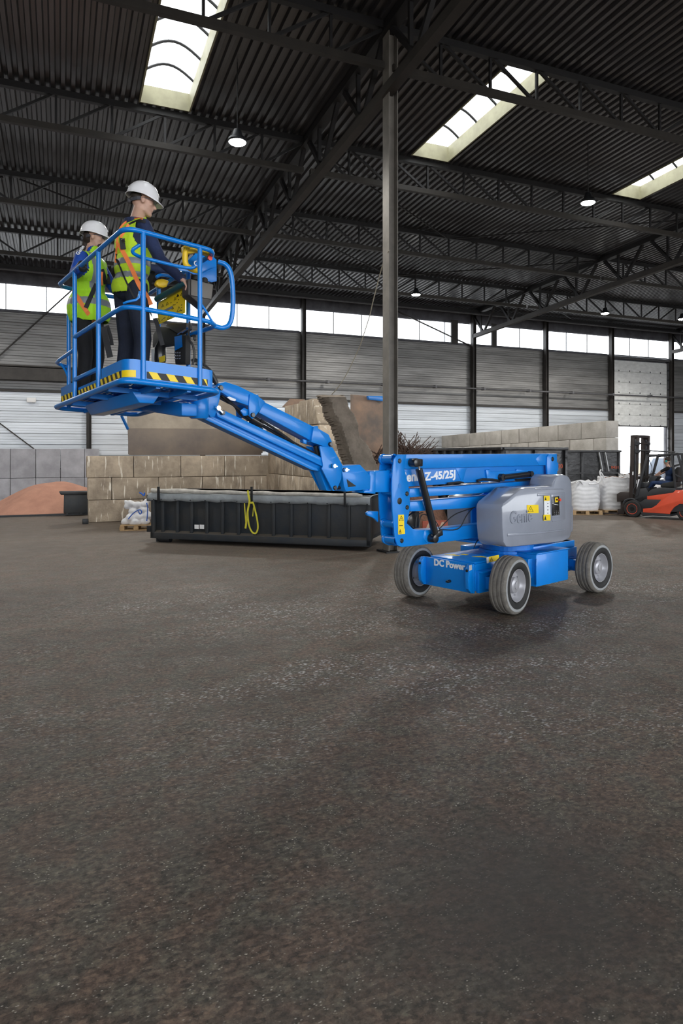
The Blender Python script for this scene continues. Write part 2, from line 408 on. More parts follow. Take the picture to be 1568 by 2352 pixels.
# free-standing column
def h_column(name, u, v, z1, a, b, m, parent=None):
    mb = MB(); t = .018
    mb.box((u-a/2+t/2, v, z1/2), (t, b, z1)); mb.box((u+a/2-t/2, v, z1/2), (t, b, z1)); mb.box((u, v, z1/2), (a-2*t, t, z1))
    return mb.build(name, m, parent, origin=None if parent else (u,v,0))
r = thing('steel_column', (6.21,12.25,0), 'tall free-standing steel post between the boom and the turntable', 'column')
h_column('post', 6.21, 12.25, zroof(12.25)-.03, .205, .28, M['column'], r)
MB().box((6.21,12.25,.015), (.4,.45,.03)).build('base_plate', M['dark'], r)

# ---------------------------------------------------------------- back wall
wall = thing('wall_back', (18, WV, 0), kind='structure')
UC = [1.15+5*i for i in range(-3, 11)]
hi = [4.78+i*.473 for i in range(7)]
DOOR = (31.15, 36.15)
def sheet_mesh(h, L, ribs):
    """one horizontal lining sheet with folded micro-ribs"""
    mb = MB(); prof = [(0,.0),(0,.035)]
    step = h/ribs
    for i in range(ribs):
        z = i*step; prof += [(z+.012,.035),(z+step*.35,.035),(z+step*.42,.022),(z+step*.85,.022),(z+step*.92,.035)]
    prof += [(h-.012,.035),(h-.012,0)]
    vs = []
    for z, d in prof: vs += [(0,-d,z),(L,-d,z)]
    mb.add(vs, [(2*k,2*k+1,2*k+3,2*k+2) for k in range(len(prof)-1)])
    return mb
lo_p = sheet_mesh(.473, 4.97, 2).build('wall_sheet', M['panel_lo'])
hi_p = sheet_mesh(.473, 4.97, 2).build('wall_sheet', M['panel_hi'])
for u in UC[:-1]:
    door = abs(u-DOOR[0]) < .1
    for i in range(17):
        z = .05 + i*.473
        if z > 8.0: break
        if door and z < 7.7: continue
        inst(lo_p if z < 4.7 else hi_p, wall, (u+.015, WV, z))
bpy.data.objects.remove(lo_p); bpy.data.objects.remove(hi_p)
# outer skin of the wall (thickness) with openings for windows and door
mb = MB()
for a, b in ((U0, DOOR[0]+.2), (DOOR[1]-.2, U1)): mb.box(((a+b)/2, WV+.1, 4.02), (b-a, .16, 8.04))
mb.box(((DOOR[0]+DOOR[1])/2, WV+.1, 7.9), (5, .16, .3))
mb.build('outer_sheet', M['fascia'], wall)
MB().box(((U0+U1)/2, WV+.06, 9.72), (U1-U0, .3, .92)).build('fascia', M['fascia'], wall)
MB().box(((U0+U1)/2, WV-.03, 8.06), (U1-U0, .12, .09)).build('window_sill', M['fascia'], wall)
# girts and pipe
for u in UC[:-1]:
    if abs(u-DOOR[0]) < .1: continue
    MB().box((u+2.5, WV-.10, 4.70), (4.75,.12,.11)).build('girt', M['wallcol'], wall)
t = thing('wall_pipe', (20, 31.2, 5.6), 'long grey pipe with brackets running across the back wall', 'pipe')
MB().tube([(4,31.2,5.58),(U1,31.2,5.58)], .045, 8).build('tube', M['pipe'], t)
for i in range(14):
    u = 6.15+3.1*i; MB().box((u,31.3,5.6), (.12,.3,.14)).build('bracket', M['pipe'], t)
t = MB().box((-3.2,31.25,5.35), (9.5,.35,.5)).box((-3.2,31.2,5.68), (9.5,.4,.06)).build('crane_rail', M['wallcol'], origin=(-3,31.25,5.1))
tag(t, 'thick dark horizontal rail beam on the wall at the far left', 'beam')
# wall columns (half bays)
for i, u in enumerate(UC):
    if abs(u-16.15) < .1 and False: continue
    o = h_column('wall_column', u, WV-.24, 9.9, .2, .26, M['wallcol']); o['kind'] = 'structure'
for u in (20.0, 22.6):
    o = MB().box((u, WV-.1, 8.7), (.42 if u < 21 else .3, .12, 1.3)).build('wall_post', M['wallcol'], origin=(u,WV,8)); o['kind'] = 'structure'
# wall wind braces
for a, b, lab in (((-3.85,WV-.15,4.55),(1.15,WV-.15,9.9),'diagonal wall brace at upper left beside the work platform'),
                  ((-3.85,WV-.15,4.5),(1.15,WV-.15,.4),'diagonal wall brace at lower left above the concrete wall'),
                  ((16.3,WV-.15,9.6),(21.0,WV-.15,8.0),'thin brace across the narrow window right of the post')):
    o = MB().bar(a, b, .09, .05).build('wall_brace', M['wallcol'], origin=a); tag(o, lab, 'brace')
# clerestory windows
k = 1
for i, u in enumerate(UC[:-1]):
    r = thing('window_%d' % (40+k), (u+2.5, WV, 8.65), kind='structure'); k += 1
    a, b = u+.12, u+4.88
    z0, z1 = 8.10, 9.27
    f = MB(); f.box(((a+b)/2,WV,z0+.02),(b-a,.05,.04)); f.box(((a+b)/2,WV,z1-.02),(b-a,.05,.04))
    f.build('window_frame', M['fascia'], r)
    for j in range(3):
        x0 = a+(b-a)*j/3; x1 = a+(b-a)*(j+1)/3
        MB().box(((x0+x1)/2, WV, (z0+z1)/2), (x1-x0-.02, .006, z1-z0-.04)).build('pane', M['glass'], r)
        if j: MB().box((x0, WV, (z0+z1)/2), (.035,.04,z1-z0)).build('mullion', M['fascia'], r)
# sectional door, half raised
r = thing('door_1', (33.65, WV, 3.7), kind='structure')
dz = (7.78-3.72)/6
for i in range(6):
    z = 3.72+i*dz
    MB().box((33.65, WV-.05, z+dz/2), (4.6,.05,dz-.015)).build('door_panel', M['doorpanel'], r, bevel=.008, seg=1)
    for h in range(5): MB().box((31.9+.87*h, WV-.085, z+.05), (.05,.03,.09)).build('door_hinge', M['pipe'], r)
MB().box((33.65, WV-.01, 5.75), (4.7,.03,4.1)).build('door_backing', M['doorpanel'], r)
MB().box((33.65, WV-.08, 3.72), (4.6,.05,.07)).build('rubber_edge', M['rubber'], r)
for s in (-1, 1):
    f = MB().box((33.65+s*2.36, WV-.1, 3.9), (.1,.12,7.8)); f.build('door_track', M['pipe'], r)
    for i in range(12): MB().box((33.65+s*2.3, WV-.17, .5+i*.62), (.07,.05,.1)).build('roller', M['dark'], r)
MB().tube([(31.3,WV-.2,7.95),(36.0,WV-.2,7.95)], .09, 10).build('spring_shaft', M['pipe'], r)
# side walls (only their light counts) and low cast-concrete wall at the left
for nm, u in (('wall_left', U0), ('wall_right', U1)):
    MB().box((u, (V0+WV)/2, 5.5), (.2, WV-V0, 11)).build(nm, M['panel_hi'])['kind'] = 'structure'
MB().box(((U0+U1)/2, V0-.1, 10.3), (U1-U0, .2, 3.6)).build('rear_light_screen', M['panel_hi'])['kind'] = 'structure'  # unseen strip behind the camera, added to keep daylight off the ceiling
cw = thing('retaining_wall', (-2, 31.2, 0), 'low grey cast concrete retaining wall behind the reddish heap', 'wall')
for j in range(2):
    for i in range(14):
        u = -9.6+i*.96
        if u > 3.0: continue
        z0, z1 = (0,.97) if j == 0 else (.985, 2.21)
        x1 = min(u+.95, 1.55)
        if x1-u < .2: continue
        MB().box(((u+x1)/2, 31.15, (z0+z1)/2), (x1-u-.008, .35, z1-z0)).build('concrete_panel', M['conc'], cw, bevel=.008, seg=1)
MB().box((-4,30.2,.06), (11,1.2,.12)).build('footing', M['conc'], cw)
# sensor box on the wall
def onwall(px, py, v=WV-.125):
    k = (px-CX)/F; return at(px, py, v/(FY-FX*k))
tag(MB().box(onwall(72,919), (.36,.14,.2)).build('wall_box', M['white'], origin=onwall(72,919), bevel=.01), 'small white box mounted on the bright wall at the far left', 'box')
tag(MB().box(onwall(1084,997), (.18,.16,.35)).build('junction_box', M['pipe'], origin=onwall(1084,997)), 'small grey box at the foot of a wall column above the pale block wall', 'box')

# hanging lamps
def lamp(px, py, v, n, power, pos=None):
    k = (px-CX)/F; D = v/(FY-FX*k)
    p = Vector(pos) if pos else at(px, py, D)
    r = thing('hanging_lamp', p, n, 'lamp', 'high-bay lamps')
    zt = zroof(p.y)
    MB().tube([p+Vector((0,0,.25)), Vector((p.x,p.y,zt))], .012, 6).build('suspension_rod', M['truss'], r)
    MB().lathe(p, (0,0,1), [(.20,.0),(.215,.03),(.2,.08),(.12,.14),(.08,.28),(.03,.30)], 20).build('lamp_housing', M['dark'], r, smooth=True)
    MB().lathe(p, (0,0,1), [(.0,-.045),(.10,-.04),(.17,-.02),(.19,.0)], 20, cap=False).build('lens', M['lampglow'], r, smooth=True)
    l = bpy.data.lights.new('bulb', 'SPOT'); l.energy = power; l.spot_size = 2.75; l.spot_blend = .35; l.shadow_soft_size = .4; l.color = (1,.97,.9)
    lo = bpy.data.objects.new('bulb_light', l); COL.objects.link(lo); lo.parent = r; lo.location = (0,0,-.12)
lamp(545,327,14.6,'bright hanging lamp left of the steel post below the left skylight',330)
lamp(1350,466,14.6,'bright hanging lamp at the upper right between two skylights',450)
lamp(955,677,25.8,'small hanging lamp just right of the steel post near the back wall',500)
lamp(1389,720,25.6,'small hanging lamp above the sectional door',500)
lamp(1566,733,25.3,'hanging lamp cut by the right edge of the frame',500)
lamp(423,620,25.7,'added hanging lamp hidden behind the work platform, near the back wall',500,(4.3,25.7,8.95))  # extra lamp out of sight, added to light the back
lamp(0,0,25.7,'added unseen hanging lamp left of the frame near the back wall',500,(-5.7,25.7,8.95))  # out of view, added to light the heap side
lamp(0,0,14.6,'added unseen hanging lamp left of the frame beside the left skylight row',450,(-6.4,14.6,8.95))  # another unseen lamp, added to brighten the left side
# ================================================================== THE BOOM LIFT
def paint(name, col, rough=.32, coat=.5):
    return mat(name, col, rough, 0, .08, 3, coat=coat, bump=.02, bscale=30)
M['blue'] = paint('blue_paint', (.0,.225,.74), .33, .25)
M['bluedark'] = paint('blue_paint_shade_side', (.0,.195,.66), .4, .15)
M['cover'] = paint('grey_cover_plastic', (.30,.325,.39), .22, .7)
M['yellow'] = mat('yellow_sticker', (.95,.68,.01), .4)
M['yguard'] = mat('yellow_plastic', (.90,.58,.02), .35)
M['ink'] = mat('black_ink', (.01,.01,.01), .5)
M['letter'] = mat('white_lettering', (.85,.87,.9), .4)
M['tread'] = mat('dusty_tread', (.19,.175,.155), .9, 0, .3, 14, .3, 60)
M['sidewall'] = mat('grey_sidewall', (.34,.35,.355), .75, 0, .2, 10)
M['rim'] = mat('rim_grey', (.42,.42,.45), .3, .3)
M['chrome'] = mat('chrome', (.7,.7,.72), .15, 1)
M['blacksteel'] = mat('black_gloss', (.012,.012,.013), .3, coat=.4)
M['red'] = mat('red_button', (.75,.06,.03), .4)

class Frame:
    """vertical frame: origin (X,D) in camera ground coordinates, direction d, n = towards the camera"""
    def __init__(s, O, d):
        L = math.hypot(*d); s.O = O; s.d = (d[0]/L, d[1]/L)
        n = (s.d[1], -s.d[0])
        if n[0]*O[0]+n[1]*O[1] > 0: n = (-n[0], -n[1])
        s.n = n
        s.D3 = C(*s.d, 0); s.N3 = C(*s.n, 0)
    def P(s, t, w, z): return C(s.O[0]+s.d[0]*t+s.n[0]*w, s.O[1]+s.d[1]*t+s.n[1]*w, z)
    def tz(s, px, py, w):
        k = (px-CX)/F; X0 = s.O[0]+s.n[0]*w; D0 = s.O[1]+s.n[1]*w
        t = (k*D0 - X0)/(s.d[0]-k*s.d[1]); D = D0+s.d[1]*t
        return t, H+(HZ-py)/F*D
    def pix(s, px, py, w):
        t, z = s.tz(px, py, w); return s.P(t, w, z)
    def plate(s, mb, pts, w, th, w_ref=None):
        """outline seen at offset w, thickness th away from the viewer"""
        P = [s.pix(x, y, w if w_ref is None else w_ref) for x, y in pts]
        if w_ref is not None: P = [p + s.N3*(w-w_ref) for p in P]
        return mb.prism(P, -s.N3*th)
Z1 = lambda z: (840+z[0]/2.613, 1020+z[1]/2.613)      # reading scales of the enlarged views
Z2 = lambda z: (860+z[0]/6.533, 1030+z[1]/6.533)
Z3 = lambda z: (420+z[0]/3.136, 820+z[1]/3.136)
Z6 = lambda z: (320+z[0]/7.84, 540+z[1]/7.84)
Z7 = lambda z: (120+z[0]/3.92, 780+z[1]/3.92)
Z8 = lambda z: (1140+z[0]/7.84, 1080+z[1]/7.84)
OC = (2.365, 9.54)
B = Frame(OC, (.7265,.687))
CH = Frame(OC, (.752,.659))
lift = thing('boom_lift', C(*OC, 0), 'blue articulating boom lift on four grey-sided wheels with a raised work platform', 'boom lift')
def plate(name, pts, w, th, m='blue', zf=Z1, bev=.006, fr=B, parent=lift, w_ref=None):
    mb = MB(); fr.plate(mb, [zf(p) for p in pts], w, th, w_ref); return mb.build(name, M[m], parent, bevel=bev, seg=2)
def pin(name, z, w, r, ln, zf=Z1, m='blacksteel', fr=B, parent=lift, out=.012):
    p = fr.pix(*zf(z), w)
    return MB().lathe(p, fr.N3, [(r*.8,out),(r,out-.006),(r,-ln)], 18).build(name, M[m], parent, smooth=True)
def warn(name, pts, fr, w, zf, parent, marks=(), extra=(), th=.003):
    o = plate(name, pts, w+.003, th, 'yellow', zf, 0, fr, parent)
    for (a, b, c) in marks:   # warning triangle outline: base-left, base-right, apex
        mb = MB(); q = [fr.pix(*zf(p), w+.005) for p in (a, b, c)]
        for i in range(3): mb.bar(q[i], q[(i+1)%3], .004, .003, up=fr.N3)
        mb.bar(q[2]*.55+(q[0]+q[1])*.225, q[2]*.25+(q[0]+q[1])*.375, .006, .003, up=fr.N3)
        s = mb.build('triangle_symbol', M['ink'], o)
    for e in extra:
        s = plate('printed_mark', e, w+.005, .002, 'ink', zf, 0, fr, o)
    return o

# ---- chassis
WB = .74
front_t = -1.25
def cbox(name, t0, t1, w0, w1, z0, z1, m='blue', bev=.008, parent=lift):
    c = (CH.P((t0+t1)/2,(w0+w1)/2,(z0+z1)/2)); mb = MB().box(c, (t1-t0, w1-w0, z1-z0), (CH.D3, CH.N3, Vector((0,0,1))))
    return mb.build(name, M[m], parent, bevel=bev)
chs = thing('chassis', C(*OC,0)); chs.parent = lift; chs.location = (0,0,0)
cbox('chassis_box', front_t+.03, 1.25, -.42, .36, .26, .60, parent=chs)
cbox('top_deck', front_t+.05, 1.15, -.40, .34, .60, .625, parent=chs)
# front plate with two flanges
cbox('front_plate', front_t, front_t+.03, -.50, .36, .235, .61, parent=chs)
for w_ in (-.49, .30):
    mb = MB(); mb.prism([CH.P(front_t-.085,w_,.30),CH.P(front_t-.10,w_,.42),CH.P(front_t-.085,w_,.56),CH.P(front_t-.04,w_,.615),CH.P(front_t+.03,w_,.60),CH.P(front_t+.03,w_,.24),CH.P(front_t-.03,w_,.24)], CH.N3*.055)
    fl = mb.build('front_flange', M['blue'], chs, bevel=.006)
    MB().lathe(CH.P(front_t-.03,w_+.03,.53)-CH.D3*.05, -CH.D3, [(.017,.0),(.017,.02)], 12).build('lug_hole', M['ink'], chs)
MB().box(CH.P(-.55,.52,.44), (1.0,.33,.33), (CH.D3,CH.N3,Vector((0,0,1)))).build('axle_cover', M['bluedark'], chs, bevel=.01) if False else None
mb = MB(); mb.prism([CH.P(-1.2,.36,.24),CH.P(-1.2,.36,.50),CH.P(-.62,.36,.50),CH.P(-.62,.36,.24)], CH.N3*.05)
mb.build('side_plate', M['blue'], chs, bevel=.005)
mb = MB(); mb.prism([CH.P(-1.2,.36,.50),CH.P(-1.2,.46,.50),CH.P(-.3,.56,.50),CH.P(-.3,.36,.50)], (0,0,.02)); mb.build('side_shelf', M['blue'], chs)
# battery boxes
cbox('battery_box', -.244, .56, .30, .62, .225, .655, parent=chs, bev=.014)
cbox('battery_lid', -.25, .57, .30, .63, .655, .672, parent=chs, bev=.005)
cbox('battery_box', -.244, .56, -.66, -.42, .225, .655, parent=chs, bev=.014)
cbox('frame_neck', -.34, -.244, .30, .56, .34, .60, parent=chs)
MB().bar(CH.P(-.262,.628,.26), CH.P(-.262,.628,.60), .03, .02).build('hinge_bar', M['blue'], chs, bevel=.004)
cbox('rear_frame', .56, 1.20, .05, .33, .36, .70, parent=chs)
cbox('rear_shelf', .56, 1.15, .30, .38, .44, .47, parent=chs)
cbox('rear_tray', .60, 1.2, .28, .42, .30, .345, parent=chs)
cbox('rear_top', .1, 1.22, -.42, .34, .60, .70, parent=chs)
# axles
for t_ in (-1.0, 1.06): 
    cbox('axle', t_-.07, t_+.07, -.66, .62, .28, .44, parent=chs)
# turntable ring
MB().lathe(C(*OC,.60), (0,0,1), [(.40,0),(.40,.06),(.36,.06),(.36,.14),(.42,.14),(.42,.17)], 40).build('slew_ring', M['bluedark'], chs, smooth=False)
# yellow arrows and labels on the deck
for t_, w_, s in ((-1.02,-.22,1), (-.86,.12,-1)):
    mb = MB(); mb.prism([CH.P(t_,w_-.09,.626),CH.P(t_+.13,w_-.03,.626),CH.P(t_+.1,w_+.1,.626)], (0,0,.003)); mb.build('arrow_sticker', M['yellow'], chs)
cbox('arrow_sticker', -.82,-.76,-.2,-.1,.626,.629,'yellow',0,chs)
cbox('deck_sticker', .2,.45,.1,.25,.703,.706,'yellow',0,chs)
warn('warning_sticker', [(724,680),(798,664),(800,697),(726,716)], CH, .355, Z1, chs, marks=[((745,703),(762,700),(753,680))])
plate('white_label', [(724,680),(737,677),(739,714),(726,716)], .361, .003, 'letter', Z1, 0, CH, chs)
FRP = Frame((OC[0]+CH.d[0]*front_t, OC[1]+CH.d[1]*front_t), (CH.n[0], CH.n[1]))   # front face plane, runs across
plate('white_label', [(619,728),(635,724),(636,755),(620,760)], .107, .003, 'letter', Z1, 0, FRP, chs)
o0 = FRP.pix(*Z1((408,724)), .004); o1 = FRP.pix(*Z1((560,752)), .004)
xd = CH.N3 
text_part('DC Power', 'lettering', M['letter'], chs, o0 + Vector((0,0,-.004)), xd, (0,0,1), .118, .002, .0045, xs=1.0)
MB().lathe(FRP.pix(*Z1((505,822)), .0), -CH.D3, [(.02,.0),(.02,.05),(.012,.055),(.012,.075)], 14).build('drain_plug', M['blacksteel'], chs, smooth=True)

# ---- wheels
def wheel(p, ax, parent=lift, R=.36, W=.235):
    w_ = thing('wheel', C(*OC,0)); w_.parent = parent; w_.location = (0,0,0)
    c = C(p[0], p[1], R); a = C(ax[0], ax[1], 0).normalized()
    h = W/2
    tr = MB(); pr = [(R-.035,-h),(R-.012,-h+.012),(R-.002,-h+.03)]
    for q in (-.055, 0, .055): pr += [(R,q-.016),(R-.010,q-.010),(R-.010,q+.010),(R,q+.016)]
    pr += [(R-.002,h-.03),(R-.012,h-.012),(R-.035,h)]
    tr.lathe(c, a, pr, 64, cap=False); tr.build('tread', M['tread'], w_, smooth=True)
    for s in (1, -1):
        MB().lathe(c, a, [(R-.036,s*(h-.001)),(R-.042,s*(h+.002)),(R-.062,s*(h+.003)),(R-.070,s*h)], 56, cap=False).build('sidewall', M['sidewall'], w_, smooth=True)
        MB().lathe(c, a, [(R-.069,s*(h+.001)),(R-.10,s*(h+.004)),(R-.135,s*(h-.004)),(R-.158,s*(h-.03))], 56, cap=False).build('bead_band', M['rubber'], w_, smooth=True)
    r_ = MB().lathe(c, a, [(.205,h-.012),(.198,h-.012),(.19,h-.03),(.178,h-.075),(.165,h-.09),(.10,h-.085),(.098,h-.045),(.085,h-.035),(.0,h-.033)], 48, cap=False).build('rim', M['rim'], w_, smooth=True)
    MB().lathe(c, a, [(.205,-h+.012),(.19,-h+.03),(.17,-h+.06),(.0,-h+.06)], 40, cap=False).build('rim_back', M['bluedark'], w_, smooth=True)
    MB().lathe(c, a, [(.05,h-.034),(.05,h-.022),(.03,h-.018),(.0,h-.018)], 24, cap=False).build('hub_cap', M['rim'], w_, smooth=True)
    up = Vector((0,0,1)); sd = a.cross(up)
    bolt = MB()
    for k in range(6):
        an = k*math.pi/3+.3; bolt.lathe(c + (up*math.sin(an)+sd*math.cos(an))*.132, a, [(.012,h-.088),(.012,h-.07),(.0,h-.07)], 8, cap=False)
    bolt.build('lug_bolts', M['chrome'], w_)
    # wavy tread sipes
    return w_
wheel((2.114,8.40), (.74,-.67)); wheel((1.03,9.42), (.74,-.67)); wheel((3.66,9.72), (.659,-.752)); wheel((2.60,10.75), (.659,-.752))

# ---- turntable
tt = thing('turntable', C(*OC,0)); tt.parent = lift; tt.location = (0,0,0)
def bbox(name, t0, t1, w0, w1, z0, z1, m='blue', bev=.006, parent=tt):
    c = B.P((t0+t1)/2,(w0+w1)/2,(z0+z1)/2)
    return MB().box(c, (t1-t0, w1-w0, z1-z0), (B.D3, B.N3, Vector((0,0,1)))).build(name, M[m], parent, bevel=bev)
bbox('base_plate', -.62, .75, -.45, .45, .77, .80)
bbox('base_frame', -.60, .70, -.40, .42, .84, .88)
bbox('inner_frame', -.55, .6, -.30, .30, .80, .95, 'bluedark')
for w_ in (-.20, .17):
    mb = MB(); mb.prism([B.P(-.62,w_,.88),B.P(-.62,w_,1.36),B.P(-.1,w_,1.52),B.P(.62,w_,1.55),B.P(.72,w_,.88)], B.N3*.03); mb.build('turret_plate', M['blue'], tt, bevel=.005)
mb = MB(); mb.bar(B.P(-.55,.02,.92), B.P(.3,.02,1.42), .22, .16); mb.build('lift_cylinder_frame', M['bluedark'], tt, bevel=.01)
bbox('counterweight', .35, .98, -.62, .5, .84, 1.25, 'cover', .05)
# covers
cov = [(818,380),(829,352),(930,266),(960,259),(1128,252),(1143,200),(1160,184),(1190,182),(1220,192),(1236,222),(1241,300),(1240,470),(1236,545),(1222,570),(1180,588),(1000,608),(870,621),(845,618),(828,590),(821,500)]
cv = plate('side_cover', cov, .66, .40, 'cover', Z1, .045, B, tt)
cv2P = [B.pix(*Z1(p), .66) for p in cov]
mb = MB(); mb.prism([p - B.N3*.92 + B.D3*(.56*(1-min(1,max(0,((p-B.P(-1.14,.66,0)).dot(B.D3))/1.7)))) for p in cv2P], -B.N3*.38)
mb.build('side_cover', M['cover'], tt, bevel=.04)
def covp(name, pts, w, th, m='cover', bev=.008, zf=Z8, parent=cv): return plate(name, pts, w, th, m, zf, bev, B, parent)
covp('relief_panel', [(740,420),(1232,400),(1240,880),(1190,905),(1010,930),(1000,880),(1005,445),(740,470)], .668, .02, bev=.006)
covp('ridge', [(200,1140),(620,1130),(1225,1062),(1232,1092),(640,1165),(205,1195)], .67, .02, bev=.008)
covp('ridge', [(700,335),(1190,325),(1215,350),(700,352)], .668, .02, bev=.006)
covp('panel_recess', [(985,440),(1198,428),(1205,842),(1010,862)], .671, .01, 'cover', .004)
pn = covp('control_panel', [(1003,478),(1128,468),(1136,806),(1012,820)], .678, .012, 'blacksteel', .003)
covp('yellow_ring', [(1055,492),(1105,488),(1107,575),(1060,580)], .684, .004, 'yellow', 0, parent=pn)
MB().lathe(B.pix(*Z8((1118,532)), .684), B.N3, [(.014,0),(.02,.02),(.018,.03),(0,.032)], 16, cap=False).build('stop_button', M['red'], pn, smooth=True)
MB().lathe(B.pix(*Z8((1080,530)), .684), B.N3, [(.014,0),(.014,.012),(0,.013)], 16, cap=False).build('selector_knob', M['blacksteel'], pn, smooth=True)
for r_ in range(3):
    for c_ in range(3):
        p = B.pix(*Z8((1035+32*c_, 735+28*r_)), .68); MB().lathe(p, B.N3, [(.005,0),(.004,.012),(0,.013)], 8, cap=False).build('toggle', M['chrome'], pn)
MB().tube([B.pix(*Z8(q), .69) for q in ((1005,595),(1040,615),(1110,625))], .003, 5).build('key_cord', M['letter'], pn)
warn('warning_sticker', [(548,626),(755,622),(759,772),(552,776)], B, .662, Z8, cv, marks=[((568,750),(660,748),(612,648))])
st = covp('instruction_sticker', [(853,462),(958,460),(970,800),(862,802)], .673, .004, 'letter', 0)
warn('warning_sticker', [(853,462),(956,460),(958,550),(856,554)], B, .672, Z8, cv, extra=[[(868,540),(900,540),(884,480)]])
warn('warning_sticker', [(846,802),(968,798),(970,905),(850,908)], B, .674, Z8, cv, extra=[[(860,892),(898,892),(878,818)]])
for a in range(4): covp('printed_mark', [(915,590+60*a),(935,589+60*a),(935,600+60*a),(915,601+60*a)], .676, .002, 'ink', 0, parent=st)
MB().tube([B.pix(*Z8(q), .675) for q in smooth_path([Vector((925,815,0)),Vector((955,830,0)),Vector((950,880,0)),Vector((925,885,0))],1) for q in [(q.x,q.y)]], .002, 4).build('printed_mark', M['ink'], st)
# embossed name
o_ = B.pix(*Z8((228,968)), .659)
text_part('Genie', 'embossed_lettering', M['cover'], cv, o_, B.D3, (0,0,1), .225, .012, .004, xs=.98)

# ---- booms
nearplate = [(340,92),(480,90),(447,295),(510,560),(530,740),(530,930),(485,1125),(600,1228),(800,1240),(775,1428),(600,1455),(410,1482),(345,1455),(303,1330),(268,900),(258,600),(272,330),(292,160)]
W0 = .13
arm = thing('lifting_arm', C(*OC,0)); arm.parent = lift; arm.location = (0,0,0)
plate('end_plate', nearplate, W0, .022, 'blue', Z2, .005, B, arm)
plate('end_plate', nearplate[:11]+[(600,1455)]+nearplate[11:], W0-.20, .022, 'blue', Z2, .005, B, arm, w_ref=W0)
for (x, y, r) in ((305,165,.052),(310,400,.042),(330,660,.036),(320,1140,.045),(345,1375,.048)):
    p = B.pix(*Z2((x,y)), W0)
    MB().lathe(p, -B.N3, [(r*1.25,0),(r*1.25,.02),(r,.024),(r,.175),(r*1.25,.18),(r*1.25,.20)], 24, cap=False).build('cross_tube', M['blue'], arm, smooth=True)
mb = MB(); B.plate(mb, [Z2(q) for q in ((262,620),(300,640),(322,700),(372,1000),(345,1060),(318,1000))], W0-.09, .02); mb.build('link_plate', M['bluedark'], arm, bevel=.004)
mb = MB(); B.plate(mb, [Z2(q) for q in ((285,560),(330,560),(345,660),(320,720),(285,720))], W0-.15, .02); mb.build('link_plate', M['bluedark'], arm, bevel=.004)
for (x, y) in ((373,188),(483,680),(487,885),(405,1385)): pin('pivot_pin', (x,y), W0, .028, .02, Z2, parent=arm)
pin('access_hole', (375,560), W0, .034, .002, Z2, 'bluedark', parent=arm, out=.002); pin('access_hole', (375,790), W0, .046, .002, Z2, 'ink', parent=arm, out=.002)  # flat dark discs: the shade inside the holes is given by colour
st = warn('warning_sticker', [(355,995),(440,992),(445,1200),(453,1203),(455,1285),(355,1292)], B, W0, Z2, arm, marks=[((372,1085),(432,1083),(402,1010)),((368,1275),(400,1274),(385,1215))])
plate('printed_mark', [(372,1152),(425,1150),(425,1161),(372,1163)], W0+.005, .002, 'ink', Z2, 0, B, st)
beam_l = Z1
plate('upper_arm', [(190,62),(1140,57),(1085,127),(234,149)], W0-.004, .20, 'blue', Z1, .006, B, arm)
plate('arm_end_plate', [(1088,75),(1100,60),(1146,57),(1148,110),(1155,112),(1155,160),(1148,162),(1150,246),(1094,250),(1086,130)], W0+.02, .03, 'blue', Z1, .005, B, arm)
plate('arm_end_plate', [(1088,75),(1100,60),(1146,57),(1150,246),(1094,250),(1086,130)], W0-.20, .03, 'blue', Z1, .005, B, arm, w_ref=W0)
pin('pivot_pin', (1119,90), W0+.02, .034, .02, Z1, parent=arm)
boss = plate('weld_plate', [(1020,90),(1045,62),(1090,60),(1086,125),(1040,128)], W0, .01, 'blue', Z1, .003, B, arm)
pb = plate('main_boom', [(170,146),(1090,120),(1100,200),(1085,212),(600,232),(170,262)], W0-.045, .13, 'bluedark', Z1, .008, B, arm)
plate('boom_wear_pad', [(540,145),(612,142),(600,160),(585,215),(573,222)], W0-.04, .01, 'blue', Z1, .003, B, arm)
plate('cylinder_bracket', [(722,155),(745,150),(748,165),(905,160),(905,150),(985,160),(985,205),(730,222)], W0-.02, .03, 'blue', Z1, .006, B, arm)
MB().tube([B.pix(*Z1((818,200)), W0+.01), B.pix(*Z1((965,182)), W0+.01)], .040, 16).build('tilt_cylinder', M['blacksteel'], arm, smooth=True)
MB().tube([B.pix(*Z1((965,182)), W0+.01), B.pix(*Z1((1000,178)), W0+.01)], .026, 12).lathe(B.pix(*Z1((998,179)), W0+.04), -B.N3, [(.042,0),(.042,.06)], 16).lathe(B.pix(*Z1((826,200)), W0+.04), -B.N3, [(.05,0),(.05,.06)], 16).build('cylinder_eye', M['blacksteel'], arm)
for pts, r_ in ((((668,222),(700,212),(760,214),(800,222)),.018), (((900,215),(960,212),(1020,208),(1050,216)),.016), (((490,236),(560,228),(585,232)),.012)):
    MB().tube([B.pix(*Z1(q), W0-.02) for q in pts], r_, 8).build('hose', M['cable'], arm, smooth=True)
plate('upper_link', [(262,268),(400,262),(800,235),(1092,212),(1092,252),(860,284),(262,320)], W0-.006, .18, 'blue', Z1, .006, B, arm)
plate('middle_link', [(265,347),(800,305),(910,296),(860,372),(815,372),(266,405)], W0-.006, .18, 'blue', Z1, .006, B, arm)
plate('lower_arm', [(225,505),(350,516),(440,510),(830,464),(830,540),(560,576),(330,606),(225,618)], W0-.006, .18, 'blue', Z1, .006, B, arm)
plate('weld_plate', [(352,520),(400,512),(408,588),(365,592),(345,566)], W0+.004, .012, 'blue', Z1, .003, B, arm)
plate('hydraulic_block', [(245,440),(300,405),(320,405),(322,500),(290,510),(250,470)], W0-.08, .06, 'blacksteel', Z1, .006, B, arm)
